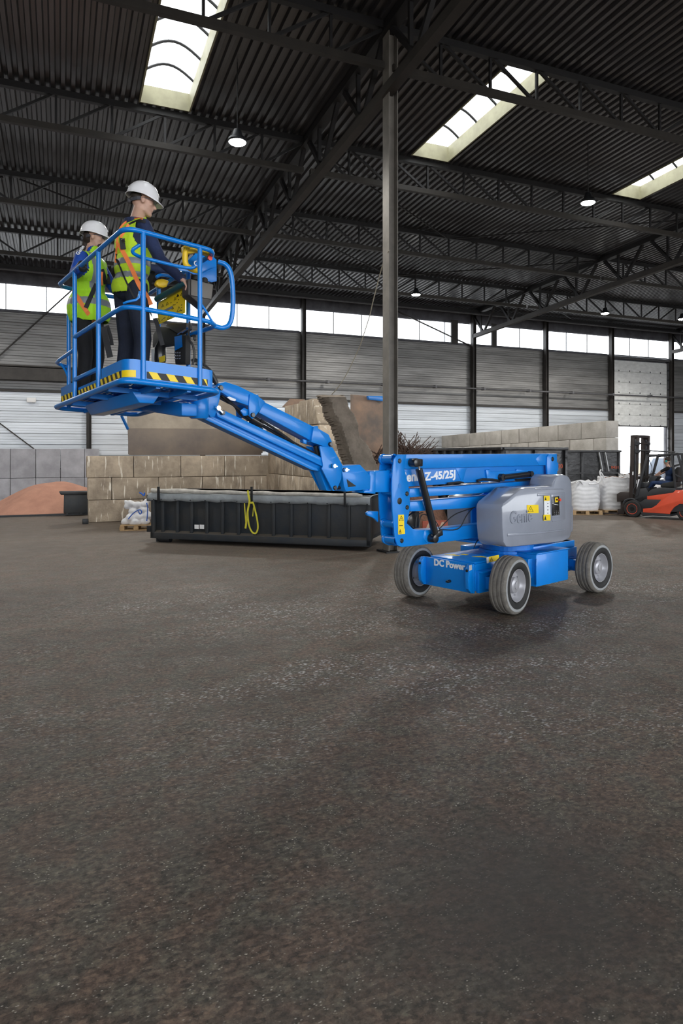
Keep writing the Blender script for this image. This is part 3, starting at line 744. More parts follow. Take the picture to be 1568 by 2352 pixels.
MB().tube([B.pix(*Z1((312,118)), W0+.065), B.pix(*Z1((420,565)), W0+.065)], .018, 12).build('cylinder_rod', M['chrome'], arm, smooth=True)
MB().tube([B.pix(*Z1((318,150)), W0+.065), B.pix(*Z1((414,535)), W0+.065)], .043, 20).build('lift_cylinder', M['blacksteel'], arm, smooth=True)
for z_ in ((308,112),(422,568)):
    MB().lathe(B.pix(*Z1(z_), W0+.10), -B.N3, [(.052,0),(.052,.10)], 20).build('cylinder_eye', M['blacksteel'], arm, bevel=.006)
MB().bar(B.pix(*Z1((285,112)), W0+.06), B.pix(*Z1((330,112)), W0+.06), .07, .09).bar(B.pix(*Z1((410,545)), W0+.05), B.pix(*Z1((452,528)), W0+.05), .06, .08).build('cylinder_lug', M['blacksteel'], arm, bevel=.012)
for k_, pts in enumerate((((440,510),(520,425),(600,395),(655,380)), ((455,512),(530,518),(570,500),(600,430),(640,385)), ((300,500),(302,450),(310,420),(340,410)), ((320,500),(325,430),(355,418),(420,460),(440,505)), ((650,620),(665,580),(700,560)))):
    MB().tube(smooth_path([B.pix(*Z1(q), W0+.03) for q in pts], 2), .007, 6).build('hydraulic_hose', M['cable'], arm, smooth=True)
plate('beacon_base', [(562,310),(610,307),(612,317),(560,320)], -.45, .08, 'yguard', Z1, .003, B, tt)
plate('step_bracket', [(5,412),(18,402),(75,403),(75,470),(50,445),(10,428)], W0-.2, .03, 'blue', Z1, .005, B, arm)
# lettering on the main boom
wl = W0-.043
def boomtext(t, z_, size, xs): 
    text_part(t, 'boom_lettering', M['letter'], arm, B.pix(*Z1(z_), wl), (B.D3 + Vector((0,0,.035))).normalized(), (0,0,1), size, .002, .0048, xs=xs)
boomtext('Genie', (200,229), .16, 1.1)
boomtext('Z-45/25J', (352,218), .135, 1.31)

# ---- extension and jib
W1 = .07
plate('extension_tube', [(1290,850),(1345,822),(1500,815),(1500,975),(1300,975)], W1, .15, 'blue', Z3, .008, B, arm)
plate('extension_collar', [(1345,825),(1390,820),(1388,985),(1300,980),(1310,960),(1345,960)], W1+.02, .19, 'blue', Z3, .006, B, arm)
ep = plate('boom_head', [(1143,800),(1155,785),(1275,775),(1352,855),(1350,950),(1175,970),(1160,930)], W1+.03, .20, 'blue', Z3, .006, B, arm)
plate('boom_head_slot', [(1180,880),(1248,930),(1190,938)], W1+.033, .004, 'ink', Z3, 0, B, ep)  # dark plate standing for the shade inside the triangular opening
jib = thing('jib', C(*OC,0)); jib.parent = lift; jib.location = (0,0,0)
plate('knuckle_plate', [(985,640),(1078,650),(1150,780),(1140,880),(1108,960),(1082,966),(1000,805),(1010,785)], W1+.035, .02, 'blue', Z3, .005, B, jib)
plate('knuckle_plate', [(985,640),(1078,650),(1150,780),(1140,880),(1108,960),(1082,966),(1000,805),(1010,785)], W1-.17, .02, 'blue', Z3, .005, B, jib, w_ref=W1+.035)
plate('knuckle_web', [(1000,650),(1060,660),(1100,760),(1060,800)], W1+.0, .16, 'bluedark', Z3, .005, B, jib)
plate('link_arm', [(973,800),(1035,795),(1092,955),(1060,966),(1035,962)], W1-.03, .10, 'blue', Z3, .006, B, jib)
MB().tube([B.pix(*Z3((1090,945)), W1-.05), B.pix(*Z3((1215,925)), W1-.05)], .02, 10).build('slave_cylinder', M['blacksteel'], jib, smooth=True)
MB().tube([B.pix(*Z3((955,640)), W1-.08), B.pix(*Z3((970,705)), W1-.08)], .028, 12).build('rubber_boot', M['cable'], jib, smooth=True)
plate('upper_jib', [(585,322),(940,500),(925,605),(548,402)], W1, .15, 'blue', Z3, .008, B, jib)
plate('upper_jib_collar', [(942,500),(958,503),(962,495),(975,500),(975,515),(1050,558),(1078,620),(1070,645),(1040,652),(945,620),(925,612)], W1+.025, .19, 'blue', Z3, .005, B, jib)
plate('upper_jib_sleeve', [(243,215),(262,190),(305,177),(400,208),(530,272),(540,268),(548,285),(592,320),(548,400),(475,352),(390,322),(322,285),(290,262),(250,245)], W1+.022, .19, 'blue', Z3, .006, B, jib)
plate('sleeve_lug', [(482,265),(545,300),(552,385),(520,432),(500,445),(480,425),(475,345)], W1+.035, .02, 'blue', Z3, .005, B, jib)
plate('sleeve_lug', [(482,265),(545,300),(552,385),(520,432),(500,445),(480,425),(475,345)], W1-.17, .02, 'blue', Z3, .005, B, jib, w_ref=W1+.035)
plate('stop_tab', [(868,590),(893,602),(890,628),(868,620)], W1, .02, 'blue', Z3, .002, B, jib)
plate('clamp_plate', [(415,385),(440,365),(478,380),(475,420),(440,425)], W1+.01, .02, 'blue', Z3, .003, B, jib)
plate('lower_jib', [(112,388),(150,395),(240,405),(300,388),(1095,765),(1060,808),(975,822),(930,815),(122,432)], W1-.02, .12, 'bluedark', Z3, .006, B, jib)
plate('lower_jib_flange', [(240,388),(300,385),(1075,762),(1098,775),(1090,803),(1060,810),(1010,790),(250,430)], W1+.02, .05, 'blue', Z3, .005, B, jib)
plate('lower_jib_lip', [(108,392),(150,410),(965,800),(975,822),(930,815),(122,432)], W1+.015, .02, 'blue', Z3, .004, B, jib)
plate('jib_foot', [(105,388),(150,385),(160,400),(140,440),(112,430)], W1+.03, .17, 'bluedark', Z3, .006, B, jib)
plate('head_plate', [(148,285),(165,262),(243,215),(275,240),(262,320),(232,428),(200,435),(180,400),(172,345)], W1+.04, .02, 'blue', Z3, .005, B, jib)
plate('head_plate', [(148,285),(165,262),(243,215),(275,240),(262,320),(232,428),(200,435),(180,400),(172,345)], W1-.17, .02, 'blue', Z3, .005, B, jib, w_ref=W1+.04)
plate('head_web', [(160,275),(235,225),(245,300),(205,400),(180,350)], W1+.01, .17, 'bluedark', Z3, .006, B, jib)
for z_ in ((273,222),(287,400),(503,418),(1064,628),(1080,785),(1166,813),(1095,942)): pin('pivot_pin', z_, W1+.04, .024, .02, Z3, parent=jib)
for a_, b_ in (((250,368),(285,400)),((1085,785),(1112,788)),((1170,813),(1196,812))):
    pa, pb_ = B.pix(*Z3(a_), W1+.06), B.pix(*Z3(b_), W1+.06)
    MB().bar(pa, pb_, .012, .012).lathe(pa, B.N3, [(.022,-.01),(.022,.02)], 12).build('keeper_bolt', M['chrome'], jib)
plate('keeper_tag', [(318,290),(335,285),(382,305),(378,318),(345,312)], W1+.045, .01, 'letter', Z3, 0, B, jib)
MB().tube([B.pix(*Z3(q), W1-.05) for q in ((480,440),(560,487))], .045, 14).tube([B.pix(*Z3(q), W1-.05) for q in ((560,487),(800,628))], .016, 10).build('jib_cylinder', M['blacksteel'], jib, smooth=True)
for k_, pts in enumerate((((262,285),(310,320),(370,345),(400,400),(440,435),(500,470),(560,480),(760,600),(960,700)), ((280,275),(340,330),(410,380),(460,430),(530,480),(570,520)), ((240,190),(215,140),(180,95),(130,65),(90,45)), ((250,195),(225,130),(185,80),(120,40),(60,20)), ((245,205),(200,150),(150,110),(70,80)), ((560,455),(680,530),(800,620)))):
    MB().tube(smooth_path([B.pix(*Z3(q), W1-.06+.03*(k_%3)) for q in pts], 2), .013, 7).build('hydraulic_hose', M['cable'], jib, smooth=True)
# ---- work platform: a along the long side (away), b along the short side, h above the bottom tube
PN = (-1.552, 4.81); PL = (-.629, .778); PS = (.773, .634)
LA, LB = 1.62, .74
def PF(a, b, h): return C(PN[0]+PL[0]*a+PS[0]*b, PN[1]+PL[1]*a+PS[1]*b, 2.525-.066*a-.047*b+h)
FB = Frame(PN, PL)       # planes b = const are w = -b
FA = Frame(PN, PS)       # planes a = const are w = -a
basket = thing('work_platform', PF(LA/2, LB/2, 0)); basket.parent = lift; basket.location = PF(LA/2, LB/2, 0) - C(*OC,0)
basket['label'] = 'blue tubular work platform with striped toe board'
def rrect(a0, a1, b0, b1, r, n=6, order='N'):
    pts = []
    for (ca, cb, s) in ((a0+r, b0+r, 180), (a1-r, b0+r, 270), (a1-r, b1-r, 0), (a0+r, b1-r, 90)):
        for i in range(n+1):
            an = math.radians(s + 90*i/n); pts.append((ca+r*math.cos(an), cb+r*math.sin(an)))
    return pts
TR = .0185
def loop(name, a0, a1, b0, b1, r, h, rad=TR):
    return MB().tube([PF(a, b, h) for a, b in rrect(a0, a1, b0, b1, r)], rad, 12, closed=True).build(name, M['blue'], basket, smooth=True)
loop('floor_rim', -.02, LA+.03, -.02, LB+.02, .09, 0, .022)
loop('top_rail', 0, LA, 0, LB, .10, 1.10)
loop('mid_rail', 0, 1.13, 0, LB, .09, .54) if False else None
# mid rail: around the near corner, the short side, and back along the far side
rr = [(1.13,0),(.56,0),(.10,0),(.045,.02),(.012,.06),(0,.12),(0,.62),(.02,.70),(.07,.76),(.15,.775),(.25,.76),(.52,.74)]
MB().tube(smooth_path([PF(a,b,.54) for a,b in rr],1), TR, 12).build('mid_rail', M['blue'], basket, smooth=True)
for a, b, h0, h1 in ((.0,.1356,0,1.10),(0,.592,0,1.10),(.549,0,0,1.10),(1.13,0,0,1.10),(.50,LB,.02,1.10),(1.62,.10,0,.86),(1.62,.60,0,1.10),(1.10,LB,0,1.10)):
    MB().tube([PF(a,b,h0), PF(a,b,h1)], TR, 12).build('rail_post', M['blue'], basket, smooth=True)
# entry handle at the far left end
MB().tube(smooth_path([PF(1.13,0,.44),PF(1.2,0,.43),PF(1.62,-.01,.41),PF(1.66,.03,.40),PF(1.64,.12,.38)],1), .016, 10).build('entry_handle', M['blue'], basket, smooth=True)
MB().tube(smooth_path([PF(1.60,.02,.40),PF(1.62,.08,.33),PF(1.62,.1,.25)],1), .010, 8).build('handle_brace', M['blue'], basket, smooth=True)
# inner hand rail on the short side, outer bumper loop at the right
MB().tube(smooth_path([PF(.0,.11,1.0),PF(.03,.05,.95),PF(.05,.12,.93),PF(.05,.25,.93),PF(.05,.5,.93),PF(.04,.58,.95),PF(.0,.59,1.03)],2), .013, 10).build('hand_rail', M['blue'], basket, smooth=True)
MB().tube(smooth_path([PF(.09,.80,1.06),PF(.05,.86,1.04),PF(.04,.90,.95),PF(.04,.91,.70),PF(.05,.89,.56),PF(.06,.82,.52),PF(.08,.74,.54)],2), .020, 12).build('bumper_loop', M['blue'], basket, smooth=True)
MB().tube(smooth_path([PF(.0,.11,.66),PF(.0,.10,.60),PF(.0,.02,.57),PF(.03,-.0,.56)],1), .009, 8).build('anchor_bracket', M['blue'], basket, smooth=True)
MB().tube(smooth_path([PF(.0,.605,.66),PF(0,.64,.62),PF(.0,.70,.54)],1), .009, 8).build('anchor_bracket', M['blue'], basket, smooth=True)
# toe boards
def strip(name, path, h0, h1, m, out=0., th=.004):
    mb = MB(); n = len(path)
    vs = []
    for a, b in path: vs += [PF(a,b,h0), PF(a,b,h1)]
    # outward offset gives thickness
    ca, cb = LA/2, LB/2
    for a, b in path:
        aa = a + (.004 if a > ca else -.004)*(1 if abs(a-ca) > LA/2-.12 else 0); bb = b + (.004 if b > cb else -.004)*(1 if abs(b-cb) > LB/2-.12 else 0)
        vs += [PF(aa,bb,h0), PF(aa,bb,h1)]
    fs = []
    for i in range(n-1):
        fs += [(2*i,2*i+2,2*i+3,2*i+1), (2*n+2*i,2*n+2*i+1,2*n+2*i+3,2*n+2*i+2), (2*i+1,2*i+3,2*n+2*i+3,2*n+2*i+1), (2*i,2*n+2*i,2*n+2*i+2,2*i+2)]
    mb.add(vs, fs); return mb.build(name, m, basket, smooth=True)
loopp = rrect(.01, LA-.01, .01, LB-.01, .10, 8)
near = loopp[0:9]                                   # corner N
strip('toe_board', [(.50,.01)]+near[::-1]+[(.01,.50),(.01,LB-.11)]+loopp[27:36][::-1][0:0] + [(.01,LB-.10),(.03,LB-.03),(.10,LB-.01)], .02, .165, M['blue'])
strip('toe_board', [(.56,.03),(1.12,.03)], .02, .11, M['blue'])
strip('toe_board', [(1.14,.01),(1.53,.01),(1.60,.05),(1.61,.12),(1.61,LB-.1),(1.55,LB-.01),(.12,LB-.01)], .02, .165, M['blue'])
MB().bar(PF(.56,.0,.175),PF(1.12,.0,.175),.03,.03).build('gate_sill', M['blue'], basket, bevel=.004)
# hazard tape
def tape_b(b0, b1, h0, h1, n, a=.0):      # on the short side
    mb = MB(); mb.prism([PF(a,b0,h0),PF(a,b1,h0),PF(a,b1,h1),PF(a,b0,h1)], PF(-.0015,0,0)-PF(0,0,0)); t_ = mb.build('hazard_tape', M['ink'], basket)
    w_ = (b1-b0)/n; s = .035
    for i in range(n):
        x = b0+w_*i+.012; q = [(x+s,h0),(x+s+w_*.48,h0),(x+w_*.48,h1),(x,h1)]
        q = [(min(max(b,b0),b1),h) for b,h in q]
        mb = MB(); mb.prism([PF(a-.002,b,h) for b,h in q], PF(-.0012,0,0)-PF(0,0,0)); mb.build('yellow_stripe', M['yellow'], t_)
def tape_a(a0, a1, h0, h1, n, b=.0):      # on the long side
    mb = MB(); mb.prism([PF(a0,b,h0),PF(a1,b,h0),PF(a1,b,h1),PF(a0,b,h1)], PF(0,-.0015,0)-PF(0,0,0)); t_ = mb.build('hazard_tape', M['ink'], basket)
    w_ = (a1-a0)/n; s = .03
    for i in range(n):
        x = a0+w_*i+.01; q = [(x,h0),(x+w_*.48,h0),(x+s+w_*.48,h1),(x+s,h1)]
        q = [(min(max(a,a0),a1),h) for a,h in q]
        mb = MB(); mb.prism([PF(a,b-.002,h) for a,h in q], PF(0,-.0012,0)-PF(0,0,0)); mb.build('yellow_stripe', M['yellow'], t_)
tape_b(.165,.575,.035,.085,3,.004); tape_b(.61,.66,.035,.085,1,.004)
tape_a(.09,.525,.035,.085,5,.004); tape_a(.57,1.11,.035,.085,7,.024); tape_a(1.15,1.52,.035,.085,4,.004)
# tape running round the near corner
cp = [( .105-.095*math.sin(math.radians(x)), .105-.095*math.cos(math.radians(x))) for x in range(10, 90, 10)]
for i, (h0, h1, m, o_) in enumerate(((.035,.085,M['yellow'],.0),)):
    mb = MB(); vs = []
    for a, b in cp: vs += [PF(a-.006,b-.006,h0), PF(a-.006,b-.006,h1)]
    mb.add(vs, [(2*i,2*i+2,2*i+3,2*i+1) for i in range(len(cp)-1)]).build('hazard_tape', m, basket, smooth=True)
# perforated floor
def perf_floor():
    mb = MB(); ca, cb = .054, .046; na = int((LA-.06)/ca); nb = int((LB-.06)/cb); t = .003
    for i in range(na):
        for j in range(nb):
            a = .03+i*ca; b = .03+j*cb; x0, x1, y0, y1 = a, a+ca, b, b+cb
            if i % 6 == 5 or j % 5 == 4:
                mb.add([PF(x0,y0,.02),PF(x1,y0,.02),PF(x1,y1,.02),PF(x0,y1,.02)], [(0,1,2,3)]); continue
            p, q, r, s = a+.013, a+ca-.013, b+.013, b+cb-.013
            P = [PF(*c,.02) for c in ((x0,y0),(x1,y0),(x1,y1),(x0,y1),(p,r),(q,r),(q,s),(p,s))]
            mb.add(P, [(0,1,5,4),(1,2,6,5),(2,3,7,6),(3,0,4,7)])
    return mb.build('perforated_floor', M['bluedark'], basket)
perf_floor()
for a in (.35,.75,1.2): MB().bar(PF(a,.0,-.01),PF(a,LB,-.01),.035,.04).build('floor_joist', M['bluedark'], basket)
for b in (.25,.5): MB().bar(PF(0,b,-.012),PF(LA,b,-.012),.03,.04).build('floor_joist', M['bluedark'], basket)
# support beams below
def pfh(px, py, h):
    """point of the sloping plane at height h seen at a pixel"""
    k = (px-CX)/F; best = None; D = 5.0
    for _ in range(40):
        X = k*D; v = (X-PN[0], D-PN[1]); a = v[0]*PL[0]+v[1]*PL[1]; b = v[0]*PS[0]+v[1]*PS[1]
        z = 2.525-.066*a-.047*b+h; D = .5*D + .5*(z-H)*F/(HZ-py)
    return at(px, py, D)
mb = MB(); q = [pfh(*Z7(z), hh) for z, hh in (((338,655),-.02),((400,692),-.09),((465,697),-.09),((860,572),-.09),((770,520),-.02))]
qa = PF(1.25,.10,0)
mb = MB(); A0 = [PF(1.42,.06,-.02),PF(1.32,.12,-.10),PF(1.12,.12,-.10),PF(1.02,.05,-.02)]
vec = PF(1.0,.66,0)-PF(1.42,.06,0)
qA = pfh(224,955,-.10); qB = pfh(337,926,-.10); dAB = (qB-qA).normalized(); sAB = dAB.cross(Vector((0,0,1))).normalized()
mb.prism([qA-sAB*.06, qA+sAB*.06, qA+sAB*.12+Vector((0,0,.085)), qA-sAB*.12+Vector((0,0,.085))], qB-qA); mb.build('support_beam', M['blue'], basket, bevel=.006)
mb = MB(); FB.plate(mb, [(298,938),(410,957),(417,955),(417,926),(405,922),(300,922)], -.60, .14); mb.build('rotator_box', M['bluedark'], basket, bevel=.012)
MB().bar(PF(.74,.74,-.06), B.pix(*Z3((160,330)), 0), .13, .10).build('rotator_arm', M['blue'], basket, bevel=.012)
MB().lathe(PF(.66,.92,-.13), (0,0,1), [(.07,0),(.085,.02),(.085,.18),(.07,.20)], 24).build('rotator', M['blue'], basket, smooth=True)
MB().bar(FB.pix(279,955,-.74), FB.pix(294,986,-.78), .02, .02).build('drop_strut', M['blue'], basket)

# ---- controls on the far side, right
con = thing('control_console', world_loc(basket)); con.parent = basket; con.location = (0,0,0)
M['console'] = mat('console_plastic', (.055,.05,.045), .5, 0, .2, 8)
mb = MB(); mb.prism([FA.pix(*Z6(q), -.14) for q in ((880,790),(915,780),(1345,880),(1312,1165),(1190,1330),(905,1090),(880,1075))], -FA.N3*.12)
mb.build('console_box', M['console'], con, bevel=.012)
mb = MB(); mb.prism([FA.pix(*Z6(q), -.13) for q in ((930,800),(1325,895),(1290,1155),(925,1085))], FA.N3*.004); mb.build('console_face', mat('console_panel', (.16,.145,.125), .5), con, bevel=.003)
for z_ in ((1175,790),(1010,740)): MB().lathe(FA.pix(*Z6(z_), -.2), (0,0,1), [(.025,-.03),(.025,.0),(.015,.01)], 14).build('joystick_boot', M['rubber'], con, smooth=True)
MB().lathe(FA.pix(*Z6((1255,420)), -.10), FA.N3, [(.018,0),(.02,.02),(0,.024)], 14, cap=False).build('stop_button', M['red'], con, smooth=True)
# curved blue shroud
shr = [((560,540),(840,520),(1000,330),(1300,350)), ]
mb = MB(); mb.prism([FA.pix(*Z6(q), -.34) for q in ((690,610),(830,500),(1010,330),(1260,330),(1390,440),(1395,830),(1300,850),(1130,790),(1000,720),(880,660),(720,640))], -FA.N3*.012)
mb.build('shroud_panel', M['blue'], con, bevel=.003)
mb = MB(); mb.prism([FA.pix(*Z6(q), -.30) for q in ((1010,740),(1390,560),(1395,830),(1300,850),(1130,790))], -FA.N3*.02); mb.build('shroud_step', M['bluedark'], con, bevel=.004)
MB().tube(smooth_path([FA.pix(*Z6(q), -.5) for q in ((300,760),(380,710),(560,740),(700,810),(830,830))],2), .014, 10).build('console_rail', M['blue'], con, smooth=True)
# yellow guards over the foot/hand controls
MB().tube(smooth_path([FA.pix(*Z6(q), -.10) for q in ((1060,640),(960,625),(850,560),(820,480),(822,300),(840,210),(900,190)) ],2), .0225, 12).build('yellow_guard', M['yguard'], con, smooth=True)
mb = MB(); mb.prism([FA.pix(*Z6(q), -.09) for q in ((795,200),(830,175),(1100,215),(1330,245),(1350,275),(1330,330),(1290,380),(1060,300),(980,330),(860,330),(800,300))], -FA.N3*.05); mb.build('yellow_cowl', M['yguard'], con, bevel=.012)
mb = MB(); mb.prism([FA.pix(*Z6(q), -.55) for q in ((300,880),(330,800),(420,780),(540,820),(500,930),(430,950),(340,925))], -FA.N3*.05); mb.build('yellow_lanyard_bracket', M['yguard'], con, bevel=.01)
# yellow instruction board
bw = -.60
brd = MB(); brd.prism([FB.pix(*Z6(q), bw) for q in ((345,1210),(815,935),(818,1395),(700,1450),(330,1610),(310,1480))], -FB.N3*.006)
brd = brd.build('instruction_board', M['yellow'], con)
random.seed(3)
for (x, y, s) in ((500,1255,55),(640,1165,50),(690,1110,62),(760,1080,48),(540,1500,90),(345,1570,70),(710,1370,90),(420,1290,50),(600,1330,40)):
    mb = MB(); q = [FB.pix(*Z6(p), bw+.003) for p in ((x-s*.4,y+s*.2),(x+s*.4,y-s*.22),(x+.02*s,y-s*.9))]
    if s == 62: mb.prism(q, FB.N3*.001)
    else:
        for i in range(3): mb.bar(q[i], q[(i+1)%3], .0022, .002, up=FB.N3)
    mb.build('triangle_symbol', M['ink'], brd)
for (x, y) in ((570,1220),(610,1260),(640,1255),(760,1260),(760,1305),(760,1355),(705,1165),(680,1220),(790,1110),(460,1490),(440,1500),(410,1530)):
    mb = MB(); mb.prism([FB.pix(*Z6(p), bw+.003) for p in ((x-9,y+8),(x+9,y-2),(x+9,y-12),(x-9,y-3))], FB.N3*.001); mb.build('printed_mark', M['ink'], brd)
mb = MB(); mb.prism([FB.pix(*Z6(q), bw+.002) for q in ((340,1400),(590,1275),(605,1290),(590,1320),(420,1400),(330,1440))], FB.N3*.001); mb.build('worn_patch', M['cover'], brd)
teal = mat('teal_foam', (.01,.10,.12), .35)
MB().tube([FB.pix(*Z6((315,1155)), bw+.03), FB.pix(*Z6((835,855)), bw+.03)], .026, 12).build('padded_bar', teal, con, smooth=True)
MB().tube([FB.pix(*Z6((330,1110)), bw-.02), FB.pix(*Z6((835,815)), bw-.02)], .012, 8).build('front_bar', M['blacksteel'], con, smooth=True)
mb = MB(); mb.prism([FB.pix(*Z6(q), bw-.05) for q in ((500,1585),(560,1575),(840,1580),(840,1700),(700,1790),(460,1640))], -FB.N3*.06); mb.build('foot_pedal_hood', M['console'], con, bevel=.012)
mb = MB(); mb.prism([FB.pix(*Z6(q), bw-.06) for q in ((240,1790),(330,1650),(470,1650),(700,1790),(830,1800),(825,2330),(640,2330),(620,1980),(420,2010),(230,2020))], -FB.N3*.05); mb.build('manual_box', M['rubber'], con, bevel=.01)
plate('step_symbol', [(630,1830),(760,1800),(770,2010),(640,2080)], bw-.055, .002, 'blue', Z6, 0, FB, con)
for i in range(3):
    for j in range(3): 
        x, y = 625+42*j, 2110+52*i; plate('vent_slot', [(x,y),(x+24,y-6),(x+24,y+18),(x,y+24)], bw-.055, .003, 'cover', Z6, 0, FB, con)
ext = MB().lathe(FB.pix(*Z6((375,2290)), bw), (0,0,1), [(.045,0),(.05,.02),(.05,.12),(.03,.16),(.015,.19)], 18).build('pedal_canister', M['blacksteel'], con, smooth=True)
plate('yellow_label', [(350,2200),(455,2165),(458,2270),(360,2300)], bw+.055, .002, 'yellow', Z6, 0, FB, con)
plate('manual_pouch', [(215,2050),(330,2060),(320,2130),(300,2340),(215,2340)], bw-.1, .01, 'letter', Z6, 0, FB, con)
MB().tube([FB.pix(*Z6((830,1690)), bw+.06), FB.pix(*Z6((690,1790)), bw+.06)], .006, 6).tube([FB.pix(*Z6((860,1680)), bw+.06), FB.pix(*Z6((770,1745)), bw+.06)], .011, 8).build('spring_hook', M['chrome'], con, smooth=True)
MB().tube(smooth_path([FA.pix(*Z6(q), -.02) for q in ((1050,470),(1000,470),(985,510),(1010,550),(1060,560))],2), .004, 6).build('cable_tie', M['letter'], con, smooth=True)
for pts in (((900,1900),(960,1960),(1000,2150),(960,2330)), ((930,1820),(1010,1800),(980,1860),(1010,1900)), ((905,1560),(900,1700),(880,1800),(900,1850)), ((1000,2230),(1120,2280),(1180,2352))):
    MB().tube(smooth_path([FA.pix(*Z6(q), -.30) for q in pts],2), .009, 6).build('control_cable', M['cable'], con, smooth=True)
for h_ in (.47,.62,.85): MB().lathe(PF(.50,LB,h_), (0,0,1), [(.021,0),(.021,.006)], 12).build('hose_clamp', M['rubber'], basket)
# ================================================================== PEOPLE
from mathutils.bvhtree import BVHTree
M['navy'] = mat('navy_jacket', (.018,.032,.10), .75, 0, .35, 9, .25, 30)
M['jeans'] = mat('dark_blue_trousers', (.014,.020,.040), .85, 0, .35, 9, .3, 25)
M['blackcloth'] = mat('black_trousers', (.010,.010,.012), .85, 0, .3, 9, .3, 25)
M['royal'] = mat('royal_blue_sleeve', (.005,.07,.42), .7, 0, .25, 9, .25, 30)
M['skin'] = mat('skin', (.60,.36,.27), .5, 0, .08, 12)
M['hair'] = mat('dark_hair', (.03,.018,.012), .7, 0, .3, 40)
M['hivis'] = mat('hi_vis_fabric', (.62,.90,.03), .7, 0, .12, 6, .35, 18)
M['hivis2'] = mat('hi_vis_lime_fabric', (.46,.88,.02), .7, 0, .15, 6, .35, 18)
M['reflect'] = mat('reflective_tape', (.26,.28,.31), .45, .2)
M['orange'] = mat('orange_webbing', (.95,.25,.06), .7)
M['webbing'] = mat('black_webbing', (.015,.015,.017), .7)
M['helmet'] = mat('white_helmet', (.86,.85,.87), .25, coat=.5)
M['helmet_in'] = mat('helmet_lining', (.05,.05,.06), .6)
M['boots'] = mat('leather_boots', (.02,.017,.015), .6)
M['glove'] = mat('black_glove', (.012,.014,.016), .6, 0, .3, 12)
M['lensm'] = glassy('clear_lens', (.9,.92,.95), .25)
CAMP = Vector((0,0,H))
def rcone(mb, p1, r1, p2, r2, n=14):
    p1 = Vector(p1); p2 = Vector(p2); d = p2-p1; L = d.length; d = d.normalized() if L > 1e-6 else Vector((0,0,1))
    prof = [(r1*math.sin(a), -r1*math.cos(a)) for a in (.12,.5,.95,1.35)] + [(r2*math.cos(a), L+r2*math.sin(a)) for a in (.2,.6,1.05,1.45)]
    mb.lathe(p1, d, prof, n)
def ellip(mb, c, r, ax, n=16, m=10):
    c = Vector(c); vs = []; fs = []
    for i in range(m+1):
        t = math.pi*(i+.02)/(m+.04)
        for k in range(n):
            p = 2*math.pi*k/n; vs.append(c + ax[0]*r[0]*math.sin(t)*math.cos(p) + ax[1]*r[1]*math.sin(t)*math.sin(p) + ax[2]*r[2]*math.cos(t))
    for i in range(m):
        for k in range(n): fs.append((i*n+k, i*n+(k+1)%n, (i+1)*n+(k+1)%n, (i+1)*n+k))
    fs.append(list(range(n))[::-1]); fs.append(list(range(m*n, (m+1)*n)))
    mb.add(vs, fs)
def remesh(mb, vox, smooth=3):
    me = bpy.data.meshes.new('tmp'); me.from_pydata(mb.v, [], mb.f)
    bm = bmesh.new(); bm.from_mesh(me); bmesh.ops.recalc_face_normals(bm, faces=bm.faces); bm.to_mesh(me); bm.free()
    o = bpy.data.objects.new('tmp', me); COL.objects.link(o)
    md = o.modifiers.new('r', 'REMESH'); md.mode = 'VOXEL'; md.voxel_size = vox; md.use_smooth_shade = True
    s = o.modifiers.new('s', 'SMOOTH'); s.factor = .5; s.iterations = smooth
    dg = bpy.context.evaluated_depsgraph_get(); dg.update()
    r = bpy.data.meshes.new_from_object(o.evaluated_get(dg)); bpy.data.objects.remove(o); return r
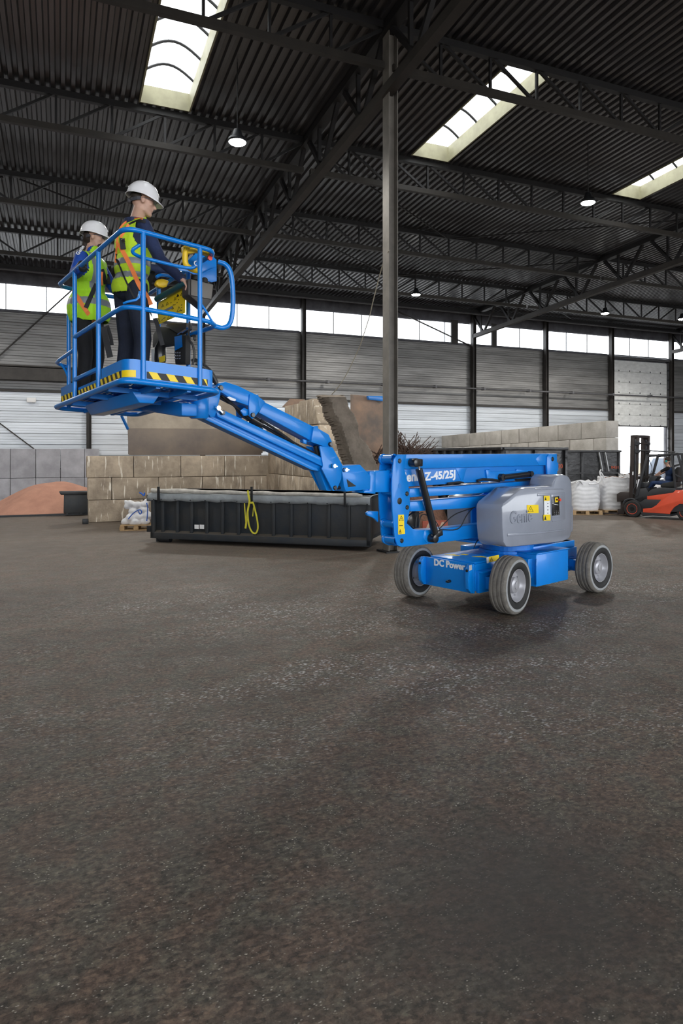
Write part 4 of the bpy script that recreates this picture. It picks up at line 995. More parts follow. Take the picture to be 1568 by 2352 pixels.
class Person:
    def __init__(s, name, base, face, sc, label, group=None):
        s.base = Vector(base); f = C(face[0], face[1], 0); s.f = f.normalized(); s.l = Vector((-s.f.y, s.f.x, 0)); s.u = Vector((0,0,1)); s.sc = sc
        s.root = thing(name, base, label, 'person', group); s.prims = []
    def L(s, x, y, z): return s.base + (s.f*x + s.l*y + s.u*z)*s.sc
    def cone(s, p1, r1, p2, r2, m): s.prims.append(('c', Vector(p1), r1*s.sc, Vector(p2), r2*s.sc, m))
    def ell(s, c, r, m, ax=None): s.prims.append(('e', Vector(c), [q*s.sc for q in r], ax or (s.f,s.l,s.u), None, m))
    def limb(s, pts, rs, m):
        for i in range(len(pts)-1): s.cone(pts[i], rs[i], pts[i+1], rs[i+1], m)
    def mb(s, prims, inf=0):
        mb = MB()
        for p in prims:
            if p[0] == 'c': rcone(mb, p[1], p[2]+inf, p[3], p[4]+inf)
            else: ellip(mb, p[1], [q+inf for q in p[2]], p[3])
        return mb
    def dist(s, p, q):
        if q[0] == 'c':
            a, b = q[1], q[3]; d = b-a; t = max(0, min(1, (p-a).dot(d)/max(d.length_squared,1e-9)))
            return (p-(a+d*t)).length - (q[2]+(q[4]-q[2])*t)
        v = p-q[1]; e = Vector((v.dot(q[3][0])/q[2][0], v.dot(q[3][1])/q[2][1], v.dot(q[3][2])/q[2][2]))
        return (e.length-1)*min(q[2])
    def body(s, vox, mats, name='body'):
        me = remesh(s.mb(s.prims), vox)
        for m in mats: me.materials.append(M[m])
        for p in me.polygons:
            c = p.center; best = min(s.prims, key=lambda q: s.dist(c, q)); p.material_index = mats.index(best[5])
        for v in me.vertices: v.co -= s.base
        o = bpy.data.objects.new(name, me); me.name = name; COL.objects.link(o); o.parent = s.root; s.bodyo = o
        me.polygons.foreach_set('use_smooth', [True]*len(me.polygons)); return o
    def hand(s, wrist, tip, palmn, m, side, curl=.6):
        """palm and five fingers; wrist->tip direction, palmn = palm normal, side = thumb side"""
        w_ = Vector(wrist); d = (Vector(tip)-w_).normalized(); n = Vector(palmn); n = (n-d*n.dot(d)).normalized(); t = d.cross(n)*side; k = s.sc
        s.ell(w_+d*.045*k, (.048,.038,.018), m, (d,t,n))
        for i, ln in enumerate((.062,.075,.070,.055)):
            o = w_ + d*.085*k + t*(.030-.020*i)*k; d1 = (d*math.cos(curl)+n*math.sin(curl)).normalized(); d2 = (d*math.cos(curl*2.2)+n*math.sin(curl*2.2)).normalized()
            a = o + d1*ln*.5*k; b = a + d2*ln*.5*k; s.cone(o-d*.02*k, .0105, a, .0095, m); s.cone(a, .0095, b, .008, m)
        o = w_+d*.02*k+t*.032*k; a = o + (d*.6+t*.8+n*.3).normalized()*.035*k; b = a + (d*.8+n*.6).normalized()*.03*k
        s.cone(o, .013, a, .011, m); s.cone(a, .011, b, .009, m)
    def head(s, c, yaw, pitch, hair=False, beard=False):
        """c = centre of skull; axes turned by yaw (left +) and pitch (down +)"""
        f = (s.f*math.cos(yaw)+s.l*math.sin(yaw)); l = s.u.cross(f); fu = (f*math.cos(pitch)-s.u*math.sin(pitch)).normalized(); uu = fu.cross(l).normalized()
        ax = (fu, l, uu); k = s.sc; s.hax = ax; s.hc = Vector(c)
        def h(x, y, z): return s.hc + (fu*x+l*y+uu*z)*k
        s.h = h
        s.ell(h(0,0,.02), (.098,.078,.10), 'skin', ax); s.ell(h(-.02,0,.015), (.09,.081,.095), 'hair', ax) if hair else None
        s.ell(h(.03,0,-.03), (.066,.064,.085), 'skin', ax)
        s.cone(h(.03,.03,-.075), .030, h(.072,.008,-.098), .022, 'skin'); s.cone(h(.03,-.03,-.075), .030, h(.072,-.008,-.098), .022, 'skin')
        s.cone(h(.094,0,.0), .010, h(.114,0,-.032), .013, 'skin'); s.ell(h(.102,.0,-.036), (.014,.018,.010), 'skin', ax)
        s.cone(h(.090,-.018,-.062), .009, h(.090,.018,-.062), .009, 'skin'); s.ell(h(.088,0,.018), (.012,.045,.012), 'skin', ax)
        for q in (1,-1):
            s.ell(h(.0,.079*q,-.012), (.017,.010,.031), 'skin', ax); s.ell(h(.060,.046*q,-.025), (.025,.02,.02), 'skin', ax)
            s.ell(h(.083,.031*q,-.0), (.011,.014,.010), 'skin', ax)
    def helmet(s, tilt=.12, hue='helmet'):
        ax = s.hax; f, l, u = ax; f2 = (f*math.cos(tilt)-u*math.sin(tilt)); u2 = (u*math.cos(tilt)+f*math.sin(tilt)); k = s.sc; h0 = s.hc + u*.036*k - f*.004*k
        n, m_ = 40, 12; vs = []; fs = []
        for i in range(m_+1):
            t = (math.pi/2)*i/m_
            for j in range(n):
                p = 2*math.pi*j/n; rx, ry, rz = .136, .116, .136
                r = math.sin(t)**.9; rid = 1 + .03*max(0, math.cos(2*p))*math.sin(2*t)
                vs.append(h0 + (f2*math.cos(p)*rx*r + l*math.sin(p)*ry*r)*k + u2*rz*math.cos(t)*k*rid)
        b0 = len(vs)-n
        for j in range(n):      # brim, longer in front
            p = 2*math.pi*j/n; ext = .010+.045*max(0, math.cos(p))**2.2
            vs.append(h0 + (f2*math.cos(p)*(.134+ext) + l*math.sin(p)*(.114+.012))*k - u2*(.012+.018*max(0,math.cos(p)))*k)
        for i in range(m_+1):
            for j in range(n): fs.append((i*n+j, i*n+(j+1)%n, (i+1)*n+(j+1)%n, (i+1)*n+j))
        o = MB().add(vs, fs).build('hard_hat', M[hue], s.root, smooth=True)
        md = o.modifiers.new('t', 'SOLIDIFY'); md.thickness = .004; md.offset = -1
        rdg = MB().tube([h0 + (f2*math.sin(a)*.136 + u2*math.cos(a)*.121)*k for a in [(-1.2+.24*i) for i in range(11)]], .010, 8).build('helmet_ridge', M[hue], o, smooth=True)
        mb = MB(); P = [s.h(-.095*math.cos(a)*1.02, .088*math.sin(a), .0-.02*math.cos(a)) for a in [(-1.35+.27*i) for i in range(11)]]
        s.rib(P, .028*k, M['helmet_in'], 'helmet_cradle', out=lambda p: (p-s.hc).normalized(), parent=o)
        MB().lathe(s.h(-.103,0,-.025), -f, [(.022,-.01),(.022,.012),(.015,.02)], 16).build('ratchet_knob', M['helmet_in'], o, smooth=True)
        return o
    def glasses(s):
        g = MB()
        for q in (1,-1): 
            P = [s.h(.098-.0*abs(a), q*(.012+.05*a), .004) for a in (0,.5,1.)]
            vs = [s.h(.110,q*.008,.018), s.h(.104,q*.040,.018), s.h(.082,q*.064,.014), s.h(.082,q*.064,-.012), s.h(.103,q*.040,-.018), s.h(.112,q*.012,-.016)]
            MB().prism(vs, s.hax[0]*.002).build('lens', M['lensm'], s.root)
            g.tube([s.h(.082,q*.066,.012), s.h(.03,q*.080,.010), s.h(-.01,q*.084,.002)], .0035, 6)
        g.tube([s.h(.084,.066,.016), s.h(.108,.038,.021), s.h(.114,0,.019), s.h(.108,-.038,.021), s.h(.084,-.066,.016)], .003, 6)
        g.build('safety_glasses', M['chrome'], s.root, smooth=True)
    def rib(s, P, wdt, m, name, out=None, th=.004, parent=None):
        P = [Vector(p) for p in P]; mb = MB(); n = len(P); A = []
        for i in range(n):
            d = (P[min(i+1,n-1)]-P[max(i-1,0)]).normalized(); o = out(P[i]) if out else (CAMP-P[i]).normalized()
            x = d.cross(o).normalized(); y = x.cross(d).normalized()
            for a, b in ((-.5,0),(.5,0),(.5,1),(-.5,1)): A.append(P[i]+x*wdt*a+y*th*b)
        fs = [(0,1,2,3), (4*n-4,4*n-1,4*n-2,4*n-3)]
        for i in range(n-1):
            for k in range(4): fs.append((4*i+k, 4*i+(k+1)%4, 4*i+4+(k+1)%4, 4*i+4+k))
        return mb.add(A, fs).build(name, m, parent or s.root, smooth=False)
    def vest(s, prims, zlo, hole, bands, m, neck, front=None):
        me = remesh(s.mb(prims, .014), .010, 4)
        me.materials.append(M[m]); me.materials.append(M['reflect'])
        bm = bmesh.new(); bm.from_mesh(me); dele = []
        for f in bm.faces:
            c = f.calc_center_median(); z = (c.z-s.base.z)/s.sc; v = (c-s.base)
            x = v.dot(s.f)/s.sc; y = v.dot(s.l)/s.sc
            wob = .012*math.sin(9*y+3*x)
            if z < zlo+wob or z > neck[0] and math.hypot(x-neck[1], y) < neck[2]: dele.append(f); continue
            if abs(y) > hole[0] + .35*max(0, hole[1]-z): 
                if z > hole[2]: dele.append(f); continue
            f.material_index = 1 if any(a < z < b for a, b in bands) or (front and z > bands[-1][1]-.02 and any(a < y < b for a, b in front)) else 0
            f.smooth = True
        bmesh.ops.delete(bm, geom=dele, context='FACES'); bm.to_mesh(me); bm.free()
        for v in me.vertices: v.co -= s.base
        me.name = 'hi_vis_vest'; o = bpy.data.objects.new('hi_vis_vest', me); COL.objects.link(o); o.parent = s.root
        md = o.modifiers.new('t', 'SOLIDIFY'); md.thickness = .004; md.offset = 1
        s.vesto = o; return o
    def bvh(s):
        V = []; Fc = []
        for o in [s.bodyo] + ([s.vesto] if hasattr(s, 'vesto') else []):
            k = len(V); V += [v.co + s.base for v in o.data.vertices]; Fc += [[i+k for i in p.vertices] for p in o.data.polygons]
        s.tree = BVHTree.FromPolygons(V, Fc)
    def strap(s, path, zf, wdt, m, name, lift_=.010, parent=None, dd=None):
        pts = smooth_path([Vector((*zf(q), 0)) for q in path], 2); P = []; last = dd
        for q in pts:
            d = (at(q.x, q.y, 1.0)-CAMP).normalized(); hit, nn, _, di = s.tree.ray_cast(CAMP, d)
            if hit is not None and (last is None or abs(di-last) < .25): last = di
            if last is None: continue
            P.append(CAMP + d*(last-lift_))
        if len(P) > 1:
            for _ in range(2): P = [P[0]] + [(P[i-1]+P[i]*2+P[i+1])/4 for i in range(1, len(P)-1)] + [P[-1]]
            return s.rib(P, wdt, M[m], name, parent=parent)
Z5 = lambda z: (120+z[0]/6.03, 400+z[1]/6.03)
Zc = lambda z: (100+z[0]/3.564, 400+z[1]/3.564)
def bodyparts(p, lean=0., legs=None, jacket='navy', trousers='jeans', boots='boots', pelvis=None, chest=None):
    L = p.L
    pe = pelvis or L(0,0,.96); ch = chest or L(lean,0,1.33)
    mid = (pe+ch)/2; up = (ch-pe).normalized(); l = p.l; f = l.cross(up).normalized(); ax = (f,l,up)
    k = p.sc; T = []
    p.ell(pe, (.135,.178,.13), trousers, ax); p.ell(mid - up*.0*k, (.13,.168,.17), jacket, ax); p.ell(ch, (.14,.19,.20), jacket, ax)
    sh = ch + up*.13*k
    p.cone(sh+l*.04*k, .075, sh+l*.165*k-up*.01*k, .062, jacket); p.cone(sh-l*.04*k, .075, sh-l*.165*k-up*.01*k, .062, jacket)
    p.cone(ch+up*.15*k, .07, ch+up*.235*k+f*.012*k, .058, jacket)
    p.torso = list(p.prims); p.shc = sh; p.up = up; p.ax = ax
    return sh
# ---- first worker (taller, navy jacket), standing in the middle of the platform
Xf, Df = -1.80, 5.72
fl = PF(.82,.41,.022).z
w1 = Person('person', C(Xf, Df, fl), (.74,.67), .985, 'worker in navy jacket, yellow vest and white helmet reaching to the platform controls', 'workers on the platform')
sh = bodyparts(w1, .035)
L = w1.L
c_head = at(327, 463, 5.72)
w1.cone(sh+Vector((0,0,.06)), .062, c_head-Vector((0,0,.06))-w1.f*.02, .056, 'skin')
w1.head(c_head, -.36, .15)
w1.ell(w1.h(-.035,0,.02), (.078,.080,.062), 'hair', w1.hax)
def leg(p, y, kx, ax_, tr, fx=0., toe=0.):
    hp = p.L(0,y*.9,.93); kn = p.L(kx,y*1.05,.50); an = p.L(ax_,y*1.1,.10)
    p.limb([hp, kn, an], [.102,.075,.062], tr)
    p.cone(p.L(ax_,y*1.1,.16), .052, p.L(ax_,y*1.1,.06), .045, 'boots'); p.cone(p.L(ax_-.03,y*1.1,.042), .042, p.L(ax_+.15,y*(1.1+toe),.036), .036, 'boots')
leg(w1, .125, .03, -.02, 'jeans'); leg(w1, -.125, .05, .02, 'jeans')
sR = sh - w1.l*.165*w1.sc; sL = sh + w1.l*.165*w1.sc
el = at(368, 596, 5.50); wr = at(417, 641, 5.36)
w1.limb([sR, el, wr], [.064,.052,.040], 'navy'); w1.hand(wr, at(432,652,5.33), (0,0,-1), 'skin', 1, .7)
elL = sL + w1.f*.12 - Vector((0,0,.26)); wrL = elL + w1.f*.24 + w1.l*-.02 - Vector((0,0,-.02))
w1.limb([sL, elL, wrL], [.062,.050,.038], 'navy'); w1.hand(wrL, wrL+w1.f*.1, (0,0,-1), 'skin', -1, .7)
w1.body(.0075, ['navy','jeans','skin','hair','boots'])
w1.vest(w1.torso, .905, (.158,1.36,1.12), [(1.01,1.065),(1.125,1.18)], 'hivis', (1.46,.03,.085))
w1.helmet(.06); w1.glasses()
coll = w1.rib([sh + Vector((0,0,.055)) + (w1.f*math.cos(a)*.085 + w1.l*math.sin(a)*.082) for a in [i*math.pi/8 for i in range(17)]], .07, M['navy'], 'collar', out=lambda p: (Vector((p.x,p.y,0))-Vector((sh.x,sh.y,0))).normalized(), th=.012)
w1.bvh()
S = w1.strap
S([(900,930),(1000,1110),(1080,1260),(1180,1490),(1230,1590),(1300,1660),(1370,1810)], Z5, .036, 'orange', 'harness_strap')
S([(870,1030),(930,1280),(1050,1550),(1140,1720)], Z5, .014, 'webbing', 'lanyard', .014)
S([(850,1100),(885,1160),(930,1260)], Z5, .020, 'chrome', 'karabiner', .02)
S([(1400,1340),(1380,1430),(1330,1560),(1290,1640)], Z5, .034, 'webbing', 'harness_strap')
Z5s = lambda z: (Z5(z)[0]+12, Z5(z)[1]+5)
S([(862,780),(880,720),(950,640),(1060,595),(1180,600)], Z5s, .032, 'orange', 'shoulder_strap', .008)
S([(905,760),(960,690),(1040,640),(1130,610),(1220,630)], Z5s, .022, 'webbing', 'shoulder_strap', .013)
S([(880,850),(935,740),(990,670)], Z5s, .026, 'orange', 'back_strap', .016)
S([(905,860),(910,930),(920,1010)], Z5s, .055, 'webbing', 'back_pad', .014)
S([(845,800),(835,960),(820,1060),(815,1200)], Z5s, .028, 'orange', 'side_strap')
S([(900,870),(925,915)], Z5s, .022, 'chrome', 'buckle', .024)
def hang(p, pts, zf, D, wdt, m, name): p.rib(smooth_path([at(*zf(q), D) for q in pts], 2), wdt, M[m], name)
hang(w1, [(880,1120),(930,1220),(945,1300),(975,1400)], Zc, 5.3, .034, 'webbing', 'hanging_webbing')
hang(w1, [(905,1130),(915,1180)], Zc, 5.28, .045, 'chrome', 'buckle')
# ---- second worker (shorter), hand on the rail
fl2 = PF(1.38,.25,.022).z
w2 = Person('person', C(-2.29, 6.05, fl2), (.97,-.22), .88, 'shorter worker in royal blue sleeves, lime vest and black glove holding the left rail', 'workers on the platform')
sh = bodyparts(w2, .03, jacket='royal', trousers='blackcloth')
c_head = at(216, 546, 6.05)
w2.cone(sh+Vector((0,0,.05)), .055, c_head-Vector((0,0,.06))-w2.f*.02, .052, 'skin')
w2.head(c_head, .42, .08); w2.ell(w2.h(-.05,0,-.0), (.06,.076,.08), 'hair', w2.hax); w2.cone(w2.h(-.07,0,-.05), .04, w2.h(-.09,0,-.13), .025, 'hair')
w2.ell(w2.h(.055,0,-.085), (.05,.052,.04), 'hair', w2.hax)
def leg2(y, kx, ax_): leg(w2, y, kx, ax_, 'blackcloth')
leg2(.12, .03, -.03); leg2(-.12, .06, .03)
sR = sh - w2.l*.165*w2.sc; sL = sh + w2.l*.165*w2.sc
el = at(174, 627, 5.82); wr = at(184, 619, 5.64)
w2.limb([sR, el, wr], [.070,.060,.046], 'royal')
w2.hand(wr, at(192,606,5.55), (0,0,-1), 'glove', 1, 1.1); w2.cone(el*.4+wr*.6, .050, at(189,609,5.62), .046, 'glove')
elL = sL + w2.f*.14 - Vector((0,0,.22)); wrL = elL + w2.f*.2 - w2.l*.1
w2.limb([sL, elL, wrL], [.062,.052,.040], 'royal'); w2.hand(wrL, wrL+w2.f*.1, (0,0,-1), 'glove', -1, .8)
w2.body(.0075, ['royal','blackcloth','skin','hair','boots','glove'])
tor = list(w2.torso); k_ = w2.sc
tor.append(('e', w2.L(.02,0,.97), [.19*k_,.22*k_,.22*k_], w2.ax, None, 'royal'))
w2.vest(tor, .845, (.160,1.34,1.10), [(.985,1.055)], 'hivis2', (1.45,.03,.085), front=((-.13,-.08),(.08,.13)))
w2.helmet(.03); w2.glasses(); w2.bvh(); S = w2.strap
S([(205,860),(240,940),(280,1010),(340,1110),(420,1215)], Zc, .036, 'orange', 'harness_strap')
S([(432,900),(400,970),(345,1095)], Zc, .036, 'webbing', 'harness_strap')
S([(470,780),(490,840),(500,900)], Zc, .05, 'webbing', 'chest_gear', .02)
S([(480,800),(475,860),(480,910)], Zc, .018, 'orange', 'chest_strap', .03)
S([(520,820),(540,900)], Zc, .03, 'webbing', 'chest_gear', .025)
hang(w2, [(490,1250),(510,1350),(545,1500)], Zc, 5.75, .05, 'webbing', 'hanging_pouch')
hang(w2, [(520,1240),(550,1330),(560,1400)], Zc, 5.8, .03, 'webbing', 'hanging_webbing')
d_ = (at(*Z5((368,1128)), 1.0)-CAMP).normalized(); hit, nn, _, di = w2.tree.ray_cast(CAMP, d_)
if hit is not None:
    xd_ = (Vector(C(.35,0,0))+Vector((0,0,.9))); xd_ = (xd_-nn*xd_.dot(nn)).normalized(); text_part('Genie', 'sleeve_logo', M['letter'], w2.root, hit+nn*.006, xd_, nn.cross(xd_), .045, .001, .001)
# ================================================================== YARD GOODS
AU = (RX, FX); AV = (RY, FY)      # world x and y axes in camera ground coordinates
M['tarp'] = mat('grey_tarpaulin', (.34,.37,.39), .6, 0, .25, 4, .4, 12)
M['tarp2'] = mat('rolled_tarpaulin', (.60,.57,.52), .7, 0, .35, 5, .5, 10)
M['skip'] = mat('dark_blue_container', (.024,.032,.042), .5, .1, 0, 2.5, .15, 14, col2=(.045,.045,.045))
M['skipdirt'] = mat('dusty_ledge', (.10,.085,.07), .9)
M['wood'] = mat('pallet_wood', (.50,.33,.17), .8, 0, .35, 8)
M['bagw'] = mat('white_bag_fabric', (.80,.80,.82), .7, 0, .12, 5, .35, 9)
M['bagblue'] = mat('blue_strap', (.02,.12,.55), .6)
M['ystrap'] = mat('yellow_strap', (.80,.72,.05), .6, 0, .25, 9)
M['rust'] = mat('rusty_plate', (.36,.23,.155), .7, .1, 0, 1.6, .1, 8, col2=(.16,.13,.11))
M['binplate'] = mat('worn_steel_plate', (.25,.20,.155), .6, .15, 0, 1.1, .08, 8, col2=(.16,.13,.115))
M['binplate2'] = mat('worn_steel_plate_lit', (.42,.35,.27), .55, .15, 0, 1.1, .08, 8, col2=(.24,.20,.16))  # paler copy: light on the tilted upper plate is put into its colour
M['mud'] = mat('dried_mud', (.30,.25,.20), .95, 0, 0, 3, 1.0, 14, col2=(.18,.15,.12))
M['heap'] = mat('reddish_granules', (.52,.27,.19), .95, 0, 0, 2.2, .6, 60, col2=(.42,.21,.15))
M['bark'] = mat('bark_chips', (.22,.11,.07), .9, 0, .5, 20, .8, 30)
M['twig'] = mat('twigs', (.10,.06,.045), .9, 0, .5, 9)
M['rope'] = mat('pale_rope', (.42,.38,.30), .9)
M['blackbin'] = mat('black_container', (.012,.012,.014), .3, 0, 0, 3, .9, 5, col2=(.035,.035,.038))
M['fork'] = mat('forklift_red', (.74,.095,.045), .35, 0, .1, 4, coat=.4)
M['forkgrey'] = mat('forklift_dark', (.035,.037,.042), .5)
M['mast'] = mat('forklift_mast', (.045,.035,.033), .5, .2)
rnd = random.Random(5)
def rough_block(mb_parent, c, d, ax, m, name='concrete_block'):
    mb = MB(); mb.box(c, d, ax)
    o = mb.build(name, m, mb_parent, bevel=.022, seg=2)
    return o
AX = (Vector((1,0,0)), Vector((0,1,0)), Vector((0,0,1)))
def jit(a=.012): return rnd.uniform(-a, a)
# ---- block wall parallel to the back wall
bw1 = thing('block_wall', (.7, 21.0, 0), 'wall of weathered tan concrete blocks behind the tarp-covered container', 'block wall')
V1 = 20.74; RH = .647
for row in range(3):
    z = row*RH
    cuts = {2: [.70,3.02,4.52+.0,5.98-.0], 1: [.75,1.95,3.45-.0,4.9,6.05], 0: [.78,3.2,4.6,6.05]}[row]
    cuts = {2: [.70,2.60,4.16,5.62-.0,6.02+.95], 1: [.74,1.62,3.36,4.9,6.3], 0: [.80,3.0,4.5,6.3]}[row]
    # seams read from the photograph
    px = {2: [199,307,415,516,610], 1: [201,256,364,465,562,610], 0: [203,330,430,530,610]}[row]
    us = []
    for x in px:
        k = (x-CX)/F; D = V1/(FY-FX*k); us.append(D*(RX*k+FX))
    us[-1] += .66
    for a, b in zip(us[:-1], us[1:]):
        rough_block(bw1, ((a+b)/2+jit(.004), V1+.33+jit(), z+RH/2), (b-a-.012, .64, RH-.010), AX, M['block'])
# ---- block wall running towards the camera, with sloping mud-covered end
bw2 = thing('block_wall', (6.3, 18.5, 0), 'tall tan block wall with a sloping mud-caked end, left of the steel post', 'block wall')
def WB(px): return 10126.0/(px-139)
pA = at(610, HZ, WB(610)); u2 = pA.x
RH2 = .69
def vend(z): return 15.3 + max(0, (z-1.6))*.62
for row in range(5):
    z = row*RH2; v = vend(z+RH2*.5) ; top = V1 + (0 if row < 3 else .6)
    off = (row % 2)*.6; first = 1.3 - off if row % 2 else 1.3
    ln = first
    while v < top - .2:
        e = min(v+ln, top); zt = z
        sl = (row >= 3 and e > 19.4)
        hh = RH2-.010
        if row == 4 and e > 19.6: break
        dz_ = -.06*max(0,(e-18)) if row == 4 else 0; x0 = u2+.01+jit(.01); vb_, vt_ = (vend(z), vend(z+RH2)) if v == vend(z+RH2*.5) else (v+.007, v+.007)
        mb = MB(); mb.prism([(x0,vb_,z+dz_),(x0,e-.007,z+dz_),(x0,e-.007,z+hh+dz_),(x0,vt_,z+hh+dz_)], (.64,0,0)); mb.build('concrete_block', M['block'], bw2, bevel=.022)
        v = e; ln = 1.3
FE = Frame((( 700-CX)/F*16.0, 16.0), AU)
def lump(name, pts, fr, w, th, m, parent, amp, seed, cell=.03):
    """bulging irregular slab from an outline on a vertical frame"""
    T = [fr.tz(x, y, w) for x, y in pts]; mb = MB()
    t0, t1 = min(t for t, z in T), max(t for t, z in T); z0, z1 = min(z for t, z in T), max(z for t, z in T)
    def inside(t, z):
        c = False; n = len(T)
        for i in range(n):
            a, b = T[i], T[(i+1)%n]
            if (a[1] > z) != (b[1] > z) and t < (b[0]-a[0])*(z-a[1])/(b[1]-a[1])+a[0]: c = not c
        return c
    from mathutils import noise
    nx = int((t1-t0)/cell)+1; nz = int((z1-z0)/cell)+1; idx = {}
    vs = []; fs = []
    def V(i, j, back):
        k = (i,j,back)
        if k not in idx:
            t = t0+i*cell; z = z0+j*cell
            q = noise.noise(Vector((t*2.2, z*2.2, seed)))*.6 + noise.noise(Vector((t*7, z*9, seed)))*.4
            edge = sum(inside(t+dx*cell*1.5, z+dz*cell*1.5) for dx in (-1,0,1) for dz in (-1,0,1))/9
            ww = w-th if back else w - th*(1-edge)*.8 + q*amp
            idx[k] = len(vs); vs.append(fr.P(t+q*.02, ww, z+q*.02))
        return idx[k]
    cells = {(i,j) for i in range(nx) for j in range(nz) if inside(t0+(i+.5)*cell, z0+(j+.5)*cell)}
    for i, j in cells:
        fs.append((V(i,j,0),V(i+1,j,0),V(i+1,j+1,0),V(i,j+1,0))); fs.append((V(i,j,1),V(i,j+1,1),V(i+1,j+1,1),V(i+1,j,1)))
        for (di,dj,a,b) in ((-1,0,(0,0),(0,1)),(1,0,(1,1),(1,0)),(0,-1,(1,0),(0,0)),(0,1,(0,1),(1,1))):
            if (i+di,j+dj) not in cells: fs.append((V(i+a[0],j+a[1],0),V(i+b[0],j+b[1],0),V(i+b[0],j+b[1],1),V(i+a[0],j+a[1],1)))
    return mb.add(vs, fs).build(name, m, parent, smooth=True)
FM = Frame(((775-CX)/F*15.05, 15.05), AU)
lump('mud_crust', [(744,906),(798,906),(806,935),(818,950),(828,972),(832,1000),(848,1018),(860,1040),(874,1075),(884,1120),(884,1160),(800,1160),(812,1080),(797,1045),(790,1015),(776,975),(762,955),(757,930)], FM, .0, .5, M['mud'], bw2, .05, 3)
# ---- steel hopper plates standing on and behind the blocks
bn = thing('steel_hopper', at(450,1046,22.3), 'large worn brown steel hopper plate standing on top of the block wall', 'hopper')
FH = Frame(((450-CX)/F*20.95, 20.95), AU)
mb = MB(); FH.plate(mb, [(293,984),(600,986),(600,1045.3),(296,1045.3)], 0, .04); mb.build('lower_plate', M['binplate'], bn, bevel=.005)
P = [FH.pix(x, y, 0) for x, y in ((293,984),(600,986),(600,940),(560,905),(292,900))]
mb = MB(); mb.prism([p - FH.N3*(.30*max(0,(p.z-P[0].z))) for p in P], -FH.N3*.04); mb.build('upper_plate', M['binplate2'], bn, bevel=.005)
mb = MB(); mb.box(FH.pix(598,1013,-.2), (.04,.36,.8), AX).box(FH.pix(297,1013,-.2), (.04,.36,.8), AX); mb.build('end_plate', M['binplate'], bn)
FR_ = Frame(((860-CX)/F*17.2, 17.2), AU)
rb = thing('rusty_bin', FR_.pix(850,1042,-.3), 'rust-brown steel plate behind the mud-caked block wall beside the post', 'bin')
mb = MB(); FR_.plate(mb, [(806,906),(846,909),(848,916),(883,920),(879,1062),(878,1130),(806,1130)], 0, .05); mb.build('side_plate', M['rust'], rb, bevel=.006)
mb = MB(); FH.plate(mb, [(648,935),(666,916),(700,917),(705,935)], -.3, .05); mb.build('rear_plate', M['rust'], rb)
lump('mud_splash', [(862,913),(884,918),(876,925),(870,930),(866,922)], FR_, .02, .04, M['mud'], rb, .01, 8, .03)
t = MB(); FR_.plate(t, [(845,909),(885,910),(885,922),(848,918)], .25, .12); tag(t.build('blue_beam', M['blue'], origin=FR_.pix(865,915,.2), bevel=.005), 'short blue steel beam end sticking out beside the post above the rusty plate', 'beam')
# tuft of twigs and scrap
def tuft(px, py, D, n, rad, up, seed, lab):
    r = random.Random(seed); mb = MB(); b = at(px, py, D)
    for i in range(n):
        a = b + Vector((r.uniform(-rad,rad), r.uniform(-.3,.3), r.uniform(-.15,.05))); d = Vector((r.uniform(-1,1), r.uniform(-.6,.6), r.uniform(-.1,up))).normalized()
        mb.bar(a, a+d*r.uniform(.25,.75), r.uniform(.008,.02))
    o = mb.build('brushwood', M['twig'], origin=b); tag(o, lab, 'brushwood', kind='stuff'); return o
tuft(925,1042,18.2,170,.42,1.0,4,'tangle of dry brown twigs behind the boom just right of the post')
tuft(955,1044,19.3,80,.25,.4,6,'low end of the dry twig tangle beside the black container rim')
tuft(873,1052,16.6,70,.18,.5,5,'small tuft of brown scrap wire left of the post foot')
# rope
P = smooth_path([at(893,575,13.5), at(880,600,13.9), at(855,697,14.6), at(850,722,14.9), at(832,778,15.3), at(826,797,15.6), at(796,860,16.2), at(778,888,16.5), at(762,906,16.9)], 2)
tag(MB().tube(P, .011, 6).build('hanging_rope', M['rope'], origin=P[-1]), 'pale rope hanging from the roof to the top of the tall block wall', 'rope')

# ---- pale block wall on the right
bw3 = thing('block_wall', at(1200,1100,29), 'pale grey block wall rising behind the black containers towards the door', 'block wall')
def WC(px): return 32112.0/(px-139)
rows = [(0,[1012,1037,1078,1113,1151,1191,1235,1281,1334,1393]), (1,[1012,1060,1105,1150,1172,1212,1259,1307,1362,1421-28]), (2,[1012,1090,1180,1240,1300,1393]), (3,[1012,1100,1200,1300,1393]), (4,[1012,1120,1230,1320,1393])]
u3 = at(1393,HZ,WC(1393)).x
for r_, xs in rows:
    for a, b in zip(xs[:-1], xs[1:]):
        va, vb = at(a,HZ,WC(a)).y, at(b,HZ,WC(b)).y
        def ztop(v): return 2.96 + (3.22-2.96)*(32.0-v)/10.5
        zt0, zt1 = ztop(va)-r_*.655, ztop(vb)-r_*.655
        mb = MB(); x0 = u3+jit(.015); g = .02
        hgt = .645 if r_ < 4 else min(zt0, zt1)
        mb.prism([(x0,va-g,zt0-hgt),(x0,vb+g,zt1-hgt),(x0,vb+g,zt1),(x0,va-g,zt0)], (.62,0,0)); mb.build('concrete_block', M['block2'], bw3, bevel=.02)

